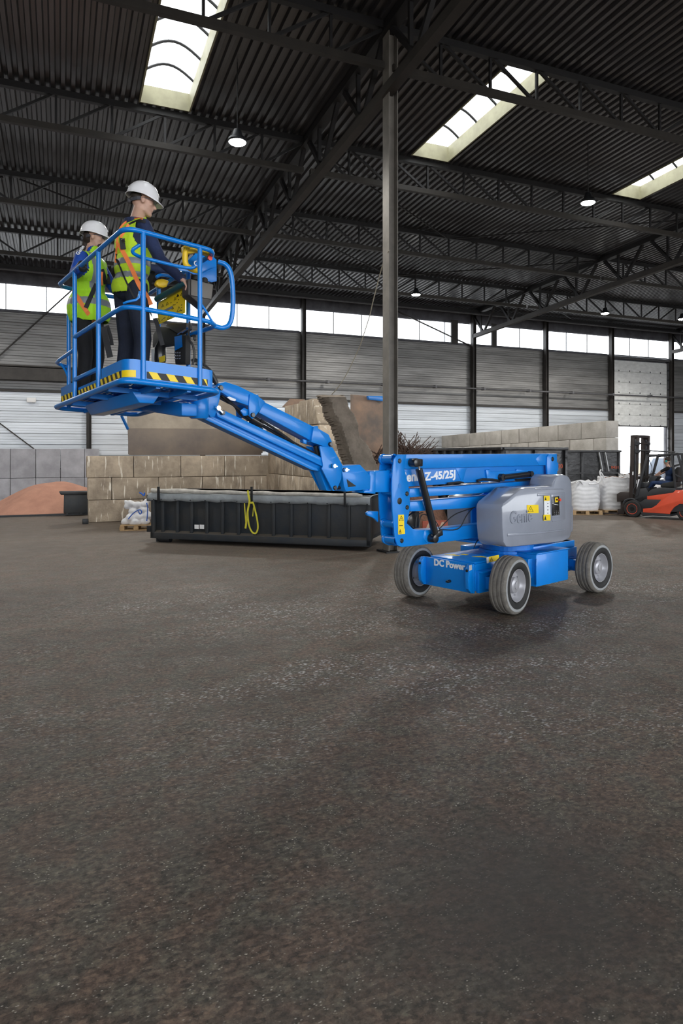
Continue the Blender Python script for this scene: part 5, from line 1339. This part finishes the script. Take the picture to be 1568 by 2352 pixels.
# ---- long tarped container
def C2(o, d1, d2, a, b, z): return C(o[0]+d1[0]*a+d2[0]*b, o[1]+d1[1]*a+d2[1]*b, z)
skO = (.59, 13.72); s1 = (-.9594, .2820); s2 = (.2820, .9594)     # right front corner, along the front to the left, to the back
sk = thing('roll_off_container', C(skO[0]-2.4, skO[1]+1.6, 0), 'long dark blue ribbed container under a rolled grey tarpaulin', 'container')
def S3(a, b, z): return C2(skO, s1, s2, a, b, z)
SL, SWD = 5.12, 1.85
e1 = C(*s1,0); e2 = C(*s2,0); ez = Vector((0,0,1))
FSk = Frame(skO, s1)
mb = MB(); mb.box(S3(SL/2, SWD/2, .67), (SL-.06, SWD-.2, .92), (e1,e2,ez)); mb.build('box_body', M['skip'], sk, bevel=.01)
mb = MB(); mb.prism([S3(0,0,.09),S3(0,0,.22),S3(0,.10,.27),S3(0,.10,.09)], e1*SL); mb.build('bottom_rail', M['skip'], sk, bevel=.006)
mb = MB(); mb.prism([S3(.05,.005,.222),S3(.05,.09,.266),S3(SL-.1,.09,.266),S3(SL-.1,.005,.222)], ez*.002); mb.build('dusty_ledge', M['skipdirt'], sk)
for z_ in (1.02,): MB().box(S3(SL/2,.05,z_), (SL,.1,.09), (e1,e2,ez)).build('top_rail', M['skip'], sk, bevel=.006)
ribx = [383,406,439,474,509,546,581+0,625,667,710,753,795-0,838]
ribx = [372,405,438,473,509,546,584,626,667,709,753,799]
for x in ribx:
    t_, z_ = FSk.tz(x, 1180, 0)
    mb = MB(); mb.prism([S3(t_-.035,.0+.02,.235),S3(t_+.035,.02,.235),S3(t_+.035,.02,1.0),S3(t_-.035,.02,1.0)], e2*.10); mb.build('rib', M['skip'], sk, bevel=.005)
for a_ in (.04, SL-.06): MB().box(S3(a_,.06,.6), (.09,.12,.98), (e1,e2,ez)).build('corner_post', M['skip'], sk, bevel=.006)
mb = MB(); mb.prism([S3(0,.02,.10),S3(0,.35,.30),S3(0,SWD,.30),S3(0,SWD,1.05),S3(0,.02,1.05)], e1*.05); mb.build('end_plate', M['skip'], sk, bevel=.006)
# tarpaulin: hanging flap and roll on top
def tarp():
    mb = MB(); n = 60; vs = []
    r = random.Random(9)
    for i in range(n+1):
        a = -.0+SL*1.01*i/n; sag = .012*math.sin(i*.9)+r.uniform(-.004,.004); out = -.025-.008*math.sin(i*1.7)
        z0 = .945+sag; z1 = 1.10
        vs += [S3(a, out, z0), S3(a, out-.012+.01*math.sin(i*2.3), (z0+z1)/2), S3(a, -.015, z1), S3(a,.25,1.13), S3(a,SWD-.2,1.13)]
    fs = [(5*i+k, 5*i+5+k, 5*i+6+k, 5*i+1+k) for i in range(n) for k in range(4)]
    o = mb.add(vs, fs).build('tarp_flap', M['tarp'], sk, smooth=True); md = o.modifiers.new('t','SOLIDIFY'); md.thickness = .01
    P = []; R_ = []
    for i in range(41):
        a = .18+(SL-.2)*i/40; P.append(S3(a, .03+.008*math.sin(i*1.3), 1.135+.03*(i/40)+.006*math.sin(i*.8))); R_.append(.040+.006*math.sin(i*1.1+.5)+(.012 if i > 30 else 0)-(.02 if i == 0 else 0))
    MB().tube(P, .05, 14, rr=R_).build('tarp_roll', M['tarp2'], sk, smooth=True)
tarp()
for x in (424-0,470,509-36,540,579,623,665,707,750,795,843): pass
for x in (353,370,402,437,471,507,544,622,664,706,751,797,843):
    p = FSk.pix(x, 1147+ (x-350)*.024, .04); MB().lathe(p, FSk.N3, [(.012,-.01),(.012,.012)], 8).build('eyelet', M['dark'], sk)
for x in (363, 577, 791):
    mb = MB(); FSk.plate(mb, [(x-2.5,1118),(x+2.5,1118),(x+2.5,1152),(x-2.5,1152)] if x != 791 else [(x-2.5,1128),(x+2,1128),(x+3,1164),(x-2,1164)], .085, .03); mb.build('tarp_bow', M['dark'], sk, bevel=.004)
# feet / rollers and hinges
for a_ in (SL-.32,): 
    MB().lathe(S3(a_,.1,.085), e1, [(.085,-.14),(.09,-.12),(.09,.12),(.085,.14)], 20).build('roller', M['dark'], sk, smooth=True)
    MB().box(S3(a_+.17,.12,.11), (.03,.2,.2), (e1,e2,ez)).build('roller_bracket', M['dark'], sk)
MB().lathe(S3(-.15,1.3,.085), e1, [(.085,-.14),(.09,-.12),(.09,.12),(.085,.14)], 20).build('roller', M['dark'], sk, smooth=True)
for b_ in (.45, SWD-.45): MB().box(S3(SL/2,b_,.12), (SL-1.0,.12,.2), (e1,e2,ez)).build('skid_rail', M['dark'], sk)
for z_ in (.30, 1.0): MB().box(S3(SL+.03,.02,z_), (.10,.09,.14), (e1,e2,ez)).build('hinge', M['dark'], sk, bevel=.006)
for x in (447,459):
    mb = MB(); FSk.plate(mb, [(x-.6,1205),(x+9.5,1205.5),(x+9.5,1215),(x-.6,1214.5)], -.015, .004); mb.build('paper_label', M['white'], sk)
# yellow lashing strap hanging on the container
ys = thing('lashing_strap', FSk.pix(577,1130,.1), 'yellow lashing strap looped and hanging over the dark container side', 'strap')
Zs = lambda z: (240+z[0]/4.126, 1100+z[1]/4.126)
def srib(pts, wd, zf=Zs, w=.12, m='ystrap'):
    P = smooth_path([FSk.pix(*zf(q), w) for q in pts], 2); mb = MB(); n = len(P); A = []
    for i in range(n):
        d = (P[min(i+1,n-1)]-P[max(i-1,0)]).normalized(); x = d.cross(FSk.N3).normalized()
        A += [P[i]-x*wd/2, P[i]+x*wd/2, P[i]+x*wd/2+FSk.N3*.005, P[i]-x*wd/2+FSk.N3*.005]
    fs = [(0,1,2,3),(4*n-4,4*n-1,4*n-2,4*n-3)] + [(4*i+k,4*i+(k+1)%4,4*i+4+(k+1)%4,4*i+4+k) for i in range(n-1) for k in range(4)]
    mb.add(A, fs).build('webbing', M[m], ys)
srib([(1358,108),(1362,150),(1378,210),(1355,300),(1345,400),(1335,470)], .042)
srib([(1380,215),(1355,290),(1360,380),(1370,450),(1395,505),(1430,522),(1450,490),(1455,440),(1440,350),(1420,270),(1405,215),(1385,232)], .034, w=.13)
srib([(1326,230),(1332,330),(1340,430)], .022, w=.10)
srib([(1415,250),(1408,310),(1404,355)], .020, w=.11)

# ---- white bag on a pallet, left
def pallet(name, o, d1, d2, L_, W_, lab, grp='wooden pallets under the bags'):
    r = thing(name, C(*o,0), lab, 'pallet', grp); e1 = C(*d1,0); e2 = C(*d2,0)
    def Q(a,b,z): return C(o[0]+d1[0]*a+d2[0]*b, o[1]+d1[1]*a+d2[1]*b, z)
    for i in range(7): MB().box(Q(L_/2, W_*(i+.5)/7, .132), (L_, W_/7-.02, .02), (e1,e2,ez)).build('deck_board', M['wood'], r)
    for i in range(3):
        MB().box(Q(L_*(.06+.44*i), W_/2, .111), (.1, W_, .02), (e1,e2,ez)).build('stringer_board', M['wood'], r)
        for j in range(3): MB().box(Q(L_*(.06+.44*i), W_*(.06+.44*j), .06), (.12,.12,.08), (e1,e2,ez)).build('block_foot', M['wood'], r)
    for j in range(3): MB().box(Q(L_/2, W_*(.06+.44*j), .01), (L_,.1,.02), (e1,e2,ez)).build('bottom_board', M['wood'], r)
    return r
pallet('pallet', ((274-CX)/F*17.3, 17.35), (.985,.17), (-.17,.985), .80, .6, 'light wooden pallet under the slumped white bag beside the tarped container')
bg_ = MB()
def PB(x, y, D): return at(x, y, D)
for (x, y, D, r) in ((290,1198,17.65,.13),(312,1200,17.65,.15),(332,1198,17.7,.14),(300,1190,17.65,.15),(322,1188,17.7,.16),(338,1185,17.75,.15),(308,1175,17.7,.13),(330,1172,17.75,.14),(293,1162,17.7,.10),(300,1156,17.7,.11),(315,1160,17.72,.12),(332,1158,17.75,.11),(338,1150,17.8,.08),(290,1152,17.7,.06)):
    ellip(bg_, PB(x,y,D), (r,r*.9,r*.8), AX)
me = remesh(bg_, .022, 2)
from mathutils import noise as NZ
b0 = at(310,1212,17.65); b0.z = .143
for v in me.vertices:
    n_ = NZ.noise(v.co*5)*.03+NZ.noise(v.co*12)*.012; v.co.x += n_; v.co.y -= n_*.6; v.co.z += n_*.4; v.co.z = max(v.co.z, .143); v.co -= b0
me.materials.append(M['bagw']); me.polygons.foreach_set('use_smooth', [True]*len(me.polygons)); me.name = 'bag_body'
bgr = thing('bulk_bag', b0, 'slumped white bulk bag with blue strap at the end of the dark container', 'bag')
o = bpy.data.objects.new('bag_body', me); COL.objects.link(o); o.parent = bgr
def bstrap(pts, D, r=.014): MB().tube(smooth_path([at(*Zs(q), D) for q in pts], 2), r, 6).build('lifting_loop', M['bagblue'], bgr, smooth=True)
bstrap([(225,380),(265,330),(315,295),(345,292),(355,320),(335,338),(320,305)], 17.42)
bstrap([(330,130),(350,135),(375,165),(380,130)], 17.5, .02); bstrap([(398,225),(410,270),(405,350),(400,400)], 17.5)

# ---- heap of reddish granules, small dark bin in front
def heap():
    c = at(128, HZ, 24.0); n, m_ = 72, 30; vs = [Vector((c.x, c.y, 1.0))]; fs = []
    for i in range(1, m_+1):
        q = i/m_
        for j in range(n):
            a = 2*math.pi*j/n; R_ = 2.25*(1+.06*math.sin(3*a+1)+.04*math.sin(5*a))
            x = math.cos(a)*R_*q*1.12; y = math.sin(a)*R_*q
            z = 1.0*(1-q)**.92 if q > .12 else 1.0*(1-.12)**.92 + (1-(q/.12)**2)*.04
            z = .99*math.cos(math.pi/2*min(1,q*1.0))**1.25
            vs.append(Vector((c.x+x, c.y+y, max(0, z + NZ.noise(Vector((x*1.5,y*1.5,0)))*.05*(1-q)))))
    fs = [(0,1+j,1+(j+1)%n) for j in range(n)]
    for i in range(m_-1):
        for j in range(n): fs.append((1+i*n+j, 1+(i+1)*n+j, 1+(i+1)*n+(j+1)%n, 1+i*n+(j+1)%n))
    fs.append([1+(m_-1)*n+j for j in range(n)][::-1])
    o = MB().add(vs, fs).build('granule_heap', M['heap'], origin=(c.x,c.y,0), smooth=True); tag(o, 'heap of reddish-brown granules at the far left in front of the low concrete wall', 'heap', kind='stuff')
heap()
FD = Frame(((165-CX)/F*21.6, 21.6), AU)
db = thing('steel_trough', FD.pix(170,1181,0), 'small dark steel trough standing in the reddish heap', 'trough')
mb = MB(); FD.plate(mb, [(147,1136),(206,1135),(206,1178),(146,1179)], 0, .7); mb.build('trough_body', M['skip'], db, bevel=.01)
mb = MB(); FD.plate(mb, [(136,1131),(208,1130),(208,1135),(140,1137)], .04, .8); mb.build('rim', M['dark'], db, bevel=.006)
MB().box(FD.pix(154,1178,-.2), (.06,.4,.08), AX).build('foot', M['dark'], db); MB().box(FD.pix(186,1178,-.2), (.06,.4,.08), AX).build('foot', M['dark'], db)
tag(MB().box(C((100-CX)/F*21.5, 21.5, .03), (4.6,.12,.06), AX).build('ground_kerb', M['dark'], origin=C((100-CX)/F*21.5,21.5,0)), 'dark flat steel edge strip on the ground before the heap', 'edge strip')
tag(MB().box(C((196-CX)/F*19.1, 19.1, .07), (.16,.16,.14), AX).build('small_block', M['dark'], origin=C((196-CX)/F*19.1,19.1,0), bevel=.01), 'small dark block at the left foot of the tan block wall', 'block')

# ---- black containers behind the lift
def black_box(name, o, d1, d2, L1, L2, hgt, n1, n2, lab, base=.0):
    r = thing(name, C(o[0]+d1[0]*L1/2+d2[0]*L2/2, o[1]+d1[1]*L1/2+d2[1]*L2/2, 0), lab, 'container', 'black waste containers'); a1 = C(*d1,0); a2 = C(*d2,0)
    def Q(a,b,z): return C(o[0]+d1[0]*a+d2[0]*b, o[1]+d1[1]*a+d2[1]*b, z)
    MB().box(Q(L1/2,L2/2,hgt/2), (L1-.12,L2-.12,hgt-.06), (a1,a2,ez)).build('container_body', M['blackbin'], r)
    MB().bar(Q(0,0,hgt-.04),Q(L1,0,hgt-.04),.12,.08).build('top_rim', M['blackbin'], r, bevel=.01); MB().bar(Q(0,0,hgt-.04),Q(0,L2,hgt-.04),.12,.08).build('top_rim', M['blackbin'], r, bevel=.01)
    MB().bar(Q(L1,0,hgt-.04),Q(L1,L2,hgt-.04),.12,.08).build('top_rim', M['blackbin'], r, bevel=.01)
    MB().bar(Q(0,0,.1),Q(L1,0,.1),.12,.14).build('bottom_rail', M['blackbin'], r)
    for i in range(n1+1): MB().box(Q(.03+(L1-.06)*i/n1,.03,hgt/2), (.07,.12,hgt-.1), (a1,a2,ez)).build('rib', M['blackbin'], r, bevel=.006)
    for i in range(1, n2+1): MB().box(Q(.03,.03+(L2-.06)*i/n2,hgt/2), (.12,.07,hgt-.1), (a1,a2,ez)).build('rib', M['blackbin'], r, bevel=.006)
    MB().bar(Q(0,-.01,hgt*.6),Q(L1,-.01,hgt*.6),.08,.06).build('waist_rail', M['blackbin'], r)
    return r, Q, a1, a2
bA, QA, a1, a2 = black_box('waste_container', (4.095,17.0), (.948,.32), (-.32,.948), 1.92, 6.2, 2.17, 2, 12, 'black ribbed container directly behind the arms of the boom lift')
bB, QB, c1, c2 = black_box('waste_container', ((1292-CX)/F*24.9,24.9), (.995,-.10), (.10,.995), 2.05, .6, 2.13, 3, 1, 'black dented container behind the white bulk bags')
mnum = mat('faded_red_number', (.5,.08,.03), .7)
text_part('0430', 'container_number', mnum, bA, QA(1.45,-.035,1.62), a1, ez, .16, .002, .002)
text_part('0431', 'container_number', mnum, bB, QB(1.72,-.05,1.45), c1, ez, .14, .002, .002)
for a_ in (1.28,1.50): MB().bar(QB(a_,-.05,2.05),QB(a_+.12,-.08,1.35),.05,.04).build('hook_bar', M['galv'], bB)

# ---- white bulk bags at the right
def bulk_bag(px0, px1, ytop, ybase, lab, loops, fill=True, seed=1, plab=''):
    D = F*(H-.13)/(ybase-HZ); a = at(px0,HZ,D); b = at(px1,HZ,D); w_ = (b-a).length; c = (a+b)/2 + C(0,w_/2,0)*1.0; c.z = .143
    ht = H - (ytop-HZ)/F*D - .143; n, m_ = 48, 30; vs = []; fs = []; r = random.Random(seed)
    r0 = thing('bulk_bag', c, lab, 'bag', 'white woven bulk bags on pallets')
    for i in range(m_+1):
        q = i/m_; z = ht*q
        bul = 1 + .07*math.sin(math.pi*min(1,q*1.15)) - .05*(1-q)**6
        for j in range(n):
            t = 2*math.pi*j/n; ct, st_ = math.cos(t), math.sin(t); e_ = .62
            sx = math.copysign(abs(ct)**e_, ct); sy = math.copysign(abs(st_)**e_, st_)
            fold = 1 + .018*NZ.noise(Vector((ct*1.5, st_*1.5, z*9+seed))) + .012*math.sin(z*48+3*NZ.noise(Vector((ct*3,st_*3,seed))))
            rr_ = w_*.5*.93*bul*fold
            zz = z + (.05*NZ.noise(Vector((ct*2,st_*2,seed*3)))*q*2)
            vs.append(c + C(sx*rr_, sy*rr_, 0) + Vector((0,0,zz)))
    for i in range(m_):
        for j in range(n): fs.append((i*n+j, i*n+(j+1)%n, (i+1)*n+(j+1)%n, (i+1)*n+j))
    fs.append(list(range(n))[::-1])
    o = MB().add(vs, fs).build('bag_body', M['bagw'], r0, smooth=True); md = o.modifiers.new('t','SOLIDIFY'); md.thickness = .01
    tv = vs[m_*n:]; cc = c + Vector((0,0,ht-.04)); k2 = 14; vv = []; ff = []
    for i in range(k2):
        for j in range(n):
            p = tv[j].lerp(cc, (i+.3)/k2); p.z = c.z + ht - .06 + (.10*(i/k2) if fill else .02*(i/k2)) + (.05*NZ.noise(p*9) if fill else .03*NZ.noise(p*5)); vv.append(p)
    for i in range(k2-1):
        for j in range(n): ff.append((i*n+j, i*n+(j+1)%n, (i+1)*n+(j+1)%n, (i+1)*n+j))
    ff.append([ (k2-1)*n+j for j in range(n)])
    MB().add(vv, ff).build('bark_filling' if fill else 'folded_top', M['bark'] if fill else M['bagw'], r0, smooth=not fill)
    for L_ in loops:
        MB().tube(smooth_path([at(x,y,D+.02) for x,y in L_], 2), .022, 8).build('lifting_loop', M['bagw'], r0, smooth=True)
    pallet('pallet', (( (px0+2)-CX)/F*D, D+.02), (1,0), (0,1), w_*.95, w_*.95, plab)
    return r0
bulk_bag(1313,1386,1106,1174,'full white bulk bag standing next to the grey lift cover', [[(1352,1112),(1368,1112),(1376,1108),(1380,1096),(1376,1085),(1380,1078)],[(1322,1110),(1331,1102),(1338,1112)]], False, 2, 'wooden pallet under the bag next to the grey lift cover')
bulk_bag(1387,1456,1097,1173,'white bulk bag topped with bark chips left of the forklift mast', [[(1388,1115),(1382,1098),(1377,1088),(1381,1085),(1388,1100)]], True, 5, 'wooden pallet under the bark-filled bag left of the forklift')
bulk_bag(1434,1490,1090,1162,'white bulk bag half hidden behind the forklift mast', [], True, 8, 'wooden pallet under the bag hidden behind the forklift mast')

# striped board lying low behind the lift
sb_ = on_floor(995, 1216, .02); FS = Frame(((995-CX)/F*16.7, 16.7), AU)
sbr = thing('striped_board', FS.P(0,0,0), 'low reddish board with pale diagonal stripes seen between the lift arms', 'board')
x0_ = FS.pix(966,1200,0); x1_ = FS.pix(1028,1200,0); L_ = (x1_-x0_).length
mb = MB(); mb.prism([FS.P(-.3,0,0),FS.P(-.3+L_,0,0),FS.P(-.3+L_,0,.33),FS.P(-.3,0,.33)], -FS.N3*.04); mb.build('board', mat('faded_red_board', (.42,.09,.05), .7, 0, .3, 5), sbr, bevel=.004)
for i in range(3):
    a_ = -.27+i*.19; mb = MB(); mb.prism([FS.P(a_,.002,.04),FS.P(a_+.07,.002,.04),FS.P(a_+.20,.002,.29),FS.P(a_+.13,.002,.29)], FS.N3*.003); mb.build('pale_stripe', mat('faded_cream', (.55,.40,.28), .7), sbr)

# scrap pile under the twigs
def pile():
    c = at(938, HZ, 18.7); n, m_ = 48, 16; vs = [Vector((c.x,c.y,1.92))]
    for i in range(1, m_+1):
        q_ = i/m_
        for j in range(n):
            a = 2*math.pi*j/n; p = Vector((c.x+math.cos(a)*1.15*q_, c.y+math.sin(a)*1.15*q_, 0)); p.z = max(0, 1.92*(1-q_**1.6) + NZ.noise(Vector((p.x*4,p.y*4,1)))*.12*(1-q_)); vs.append(p)
    fs = [(0,1+j,1+(j+1)%n) for j in range(n)] + [(1+i*n+j, 1+(i+1)*n+j, 1+(i+1)*n+(j+1)%n, 1+i*n+(j+1)%n) for i in range(m_-1) for j in range(n)]
    fs.append([1+(m_-1)*n+j for j in range(n)][::-1])
    o = MB().add(vs, fs).build('brushwood_pile', M['bark'], origin=(c.x,c.y,0)); tag(o, 'dark brown pile under the dry twigs, behind the lift arms beside the post', 'pile', kind='stuff')
pile()
# ================================================================== FORKLIFT AND DRIVER
Zf = lambda z: (1380+z[0]/8.34, 980+z[1]/8.34)
FK = Frame(((1500-CX)/F*20.6, 20.6), (.712,-.70))
fk = thing('forklift', FK.P(0,-.5,0), 'red and dark grey forklift with raised mast at the right edge, driver seated inside', 'forklift')
def fp(name, pts, w, th, m, bev=.008, w_ref=None): 
    mb = MB(); FK.plate(mb, [Zf(p) for p in pts], w, th, w_ref); return mb.build(name, M[m], fk, bevel=bev)
WF = 0.0
body = [(880,1325),(1060,1282),(1370,1264),(1430,1212),(1800,1215),(1880,1300),(1880,1640),(1760,1640),(1690,1540),(1600,1480),(1500,1480),(1400,1540),(1320,1640),(1310,1675),(800,1640),(800,1570),(960,1560),(1060,1500),(1150,1400),(880,1395)]
fp('red_side_panel', body, WF, .06, 'fork', .01)
fp('red_side_panel', body, WF-1.02, .06, 'fork', .01, WF)
fp('chassis_core', [(620,1400),(880,1300),(1430,1230),(1800,1230),(1860,1320),(1860,1600),(1310,1640),(800,1630),(640,1500)], WF-.05, .95, 'forkgrey', .01)
fp('counterweight', [(1440,1215),(1800,1218),(1900,1300),(1900,1560),(1720,1560),(1640,1500),(1500,1480),(1440,1500)], WF-.02, 1.02, 'fork', .03)
fp('black_insert', [(835,1390),(1150,1396),(1140,1432),(1050,1520),(960,1557),(800,1562),(735,1460)], WF-.005, .05, 'forkgrey')
fp('sill', [(750,1630),(1310,1676),(1335,1720),(1000,1705),(790,1710)], WF-.01, .98, 'forkgrey')
fp('seat_deck', [(880,1335),(890,1262),(960,1202),(1100,1166),(1420,1182),(1425,1215),(1370,1266)], WF+.01, 1.0, 'forkgrey', .02)
fp('front_frame', [(640,1340),(700,1190),(860,1170),(900,1240),(880,1400),(740,1460),(640,1400)], WF-.05, .9, 'forkgrey', .02)
fp('footwell', [(730,1080),(780,1062),(905,1070),(905,1110),(860,1170),(735,1165)], WF-.15, .7, 'forkgrey', .02)
fd = MB(); fd.tube(smooth_path([FK.pix(*Zf(q), WF-.08) for q in ((430,1470),(460,1405),(560,1380),(660,1400),(725,1460),(760,1560),(785,1690))],2), .03, 8)
fd.build('fender', M['forkgrey'], fk, smooth=True)
def fwheel(z, r, w):
    c = FK.pix(*Zf(z), w); h = .11; wh = thing('wheel', world_loc(fk)); wh.parent = fk; wh.location = (0,0,0)
    c.z = r
    MB().lathe(c, FK.N3, [(r*.62,0),(r*.9,.0),(r,-.025),(r,-.2),(r*.9,-.22),(r*.6,-.22)], 36).build('tyre', M['rubber'], wh, smooth=True)
    MB().lathe(c, FK.N3, [(r*.62,.004),(r*.58,.004),(r*.5,-.03),(r*.48,-.05),(0,-.05)], 32, cap=False).build('rim', M['fork'], wh, smooth=True)
    MB().lathe(c, FK.N3, [(r*.28,-.05),(r*.26,.0),(0,.0)], 20, cap=False).build('hub', M['mast'], wh, smooth=True)
fwheel((590,1572), .265, WF-.02); fwheel((1600,1690), .235, WF-.06)
fwheel((590,1572), .265, WF-.80) ; fwheel((1600,1690), .235, WF-.72)
def bars(name, pts, w, r, m='forkgrey', it=1, n=8):
    return MB().tube(smooth_path([FK.pix(*Zf(q), w) for q in pts], it), r, n).build(name, M[m], fk, smooth=True)
def guard(w, ref):
    for nm, pts in (('front_pillar', [(855,555),(905,555),(760,1080),(700,1330),(640,1340),(740,1000)]), ('roof_beam', [(870,570),(930,545),(1350,505),(1800,510),(1800,530),(1340,540),(940,585),(870,600)]),
                    ('rear_pillar', [(1325,510),(1365,510),(1440,1200),(1400,1205)]), ('rear_pillar', [(1430,500),(1470,500),(1560,760),(1600,1180),(1560,1180),(1520,800)]),):
        mb = MB(); FK.plate(mb, [Zf(p) for p in pts], w, .06, ref); mb.build(nm, M['forkgrey'], fk, bevel=.006)
guard(WF-.03, WF-.03); guard(WF-.93, WF-.03)
for y, x in ((520,900),(512,1100),(508,1300),(510,1500),(512,1700)): 
    a = FK.pix(*Zf((x,y+18)), WF-.05); MB().bar(a, a-FK.N3*.92, .05, .03).build('roof_bar', M['forkgrey'], fk)
fp('rear_brace', [(1385,740),(1520,700),(1530,730),(1400,775)], WF-.05, .03, 'forkgrey'); fp('rear_brace', [(1410,900),(1540,960),(1550,1000),(1420,940)], WF-.05, .03, 'forkgrey')
# mast
mwl = ('mast_rail', 'mast_rail')
for w_ in (WF-.10, WF-.98):
    fp('mast_rail', [(560,165),(640,165),(610,1380),(535,1380)], w_, .09, 'mast', .006, WF-.10)
    fp('inner_rail', [(640,165),(722,165),(690,1000),(640,1380),(612,1380)], w_-.02, .06, 'mast', .006, WF-.10)
    a = FK.pix(*Zf((655,300)), WF-.12) + FK.N3*(w_-WF+.10)
    MB().tube([a+Vector((0,0,.1)), a-Vector((0,0,1.4))], .03, 10).build('lift_ram', M['forkgrey'], fk, smooth=True)
    for y in (320, 470):
        b = FK.pix(*Zf((690,y)), WF-.10) + FK.N3*(w_-WF+.10); MB().lathe(b, FK.N3, [(.07,-.06),(.075,-.03),(.075,.02),(.06,.04)], 18).build('pulley', M['forkgrey'], fk, smooth=True)
a = FK.pix(*Zf((640,185)), WF-.10); MB().bar(a+Vector((0,0,.0)), a-FK.N3*.98, .16, .09).build('top_cross', M['mast'], fk, bevel=.006)
for y, r in ((320,.028),(462,.024),(980,.05)):
    a = FK.pix(*Zf((690,y)), WF-.10); MB().tube([a, a-FK.N3*.94], r, 10).build('cross_tube', M['mast'], fk, smooth=True)
fp('carriage', [(295,1292),(370,1250),(530,1250),(560,1380),(370,1440),(300,1440)], WF-.15, .75, 'mast', .012)
fp('fork_shank', [(370,1400),(500,1395),(440,1680),(312,1680),(312,1575),(372,1570)], WF-.2, .10, 'mast', .01)
fp('fork_shank', [(370,1400),(500,1395),(440,1680),(312,1680),(312,1575),(372,1570)], WF-.62, .10, 'mast', .01, WF-.2)
for w_ in (WF-.2, WF-.62):
    a = FK.pix(*Zf((330,1680)), w_); a.z = .06; MB().bar(a, a-FK.D3*.75, .10, .035).build('fork_tine', M['mast'], fk, bevel=.006)
fp('mast_label', [(598,862),(622,862),(620,925),(595,925)], WF-.095, .003, 'letter', 0); fp('mast_label', [(662,1025),(684,1025),(680,1095),(658,1095)], WF-.115, .003, 'letter', 0)
# rear-view rod, controls, seat
bars('side_rod', [(410,388),(560,378)], WF-.1, .008)
bars('top_hose', [(700,460),(900,455),(1060,470),(1300,480),(1420,490)], WF-.35, .02)
bars('steering_wheel', [(960,900),(1000,885),(1050,910),(1060,935),(1020,930),(970,915),(960,900)], WF-.4, .012)
bars('grab_hose', [(920,640),(985,790),(950,900),(925,970)], WF-.2, .010); bars('grab_hose', [(700,650),(640,760),(620,800)], WF-.05, .008); bars('mast_hose', [(690,1120),(620,1190),(610,1280),(650,1300)], WF-.1, .014)
fp('dashboard', [(895,1100),(930,975),(980,940),(1040,940),(1080,965),(1010,1060),(940,1110)], WF-.30, .4, 'forkgrey', .02)
fp('seat_base', [(1130,1115),(1180,1085),(1400,1040),(1430,1060),(1420,1165),(1130,1160)], WF-.22, .5, 'rubber', .03)
fp('seat_back', [(1370,1060),(1400,830),(1450,770),(1500,780),(1470,1060)], WF-.22, .5, 'rubber', .03)
# driver
M['teal'] = mat('teal_ear_shell', (.02,.35,.35), .5)
M['overall'] = mat('dark_blue_overall', (.018,.045,.13), .8, 0, .3, 9, .3, 25)
dr = Person('person', at(1533,1106,20.2), (-.712,.70), .93, 'forklift driver in dark blue overalls and black T-shirt gripping the steering wheel', None)
def q(x, y, w): return FK.pix(*Zf((x,y)), w)
wc = WF-.46
hip = q(1310,1085,wc); chst = q(1310,880,wc)
dr.ell(hip, (.15,.17,.13), 'overall'); dr.ell(q(1305,985,wc), (.13,.16,.17), 'overall'); dr.ell(chst, (.13,.175,.18), 'overall')
shd = q(1295,800,wc); dr.cone(shd-dr.l*.15, .065, shd+dr.l*.15, .065, 'blackcloth'); dr.cone(shd, .06, q(1275,735,wc), .055, 'skin')
for s_ in (-1, 1):
    a = shd+dr.l*.17*s_; b = q(1205,850,wc)+dr.l*.19*s_; c_ = q(1065,935,wc)+dr.l*.10*s_
    dr.cone(a, .062, b, .050, 'blackcloth'); dr.cone(b, .045, c_, .032, 'skin'); dr.hand(c_, c_-(b-c_), (0,0,-1), 'skin', s_)
    h1 = hip+dr.l*.10*s_; k1 = q(1010,1065,wc)+dr.l*.13*s_; f1 = q(885,1230,wc)+dr.l*.12*s_
    dr.limb([h1, k1, f1], [.088,.062,.045], 'overall'); dr.cone(f1, .042, q(810,1255,wc)+dr.l*.12*s_, .036, 'boots')
dr.head(q(1262,655,wc), 0, .1); dr.ell(dr.h(-.02,0,.045), (.10,.088,.088), 'hair', dr.hax)
dr.body(.012, ['overall','blackcloth','skin','hair','boots'])
MB().lathe(dr.h(0,-.075,-.01), -dr.hax[1], [(.032,-.08),(.036,0),(.03,.025),(0,.03)], 16, cap=False).lathe(dr.h(0,.075,-.01), dr.hax[1], [(.032,0),(.036,0),(.03,.025),(0,.03)], 16, cap=False).build('ear_defenders', M['teal'], dr.root, smooth=True)
# things outside the door
pbx = at(1470,1080,44); pbx.z = .69
tag(MB().box(pbx, (.35,.3,1.4)).build('post_box', mat('beige_post', (.45,.40,.30), .7), origin=(pbx.x,pbx.y,-.01), bevel=.02), 'small beige post standing outside the open door', 'post')
van = thing('parked_vehicle', C((1505-CX)/F*50, 50, 0), 'pale grey-blue parked vehicle seen through the open door', 'vehicle')
VN = Frame(((1520-CX)/F*50, 50), AU)
mb = MB(); VN.plate(mb, [(1480,1098),(1480,1074),(1490,1070),(1500,1052),(1545,1052),(1580,1060),(1580,1098)], 0, 1.8); mb.build('vehicle_body', mat('vehicle_paint', (.35,.40,.47), .3), van, bevel=.05)
for x in (1492,1560): MB().lathe(VN.pix(x,1098,.02), VN.N3, [(.3,-.2),(.32,-.1),(.32,0),(.2,.01)], 20).build('wheel', M['rubber'], van, smooth=True)
# ================================================================== at most three levels: thing > part > sub-part
def level(o):
    n = 0
    while o.parent: n += 1; o = o.parent
    return n
for o in list(SC.objects):
    while level(o) > 2:
        p = o.parent; g = p.parent; o.location = o.location + p.location; o.parent = g
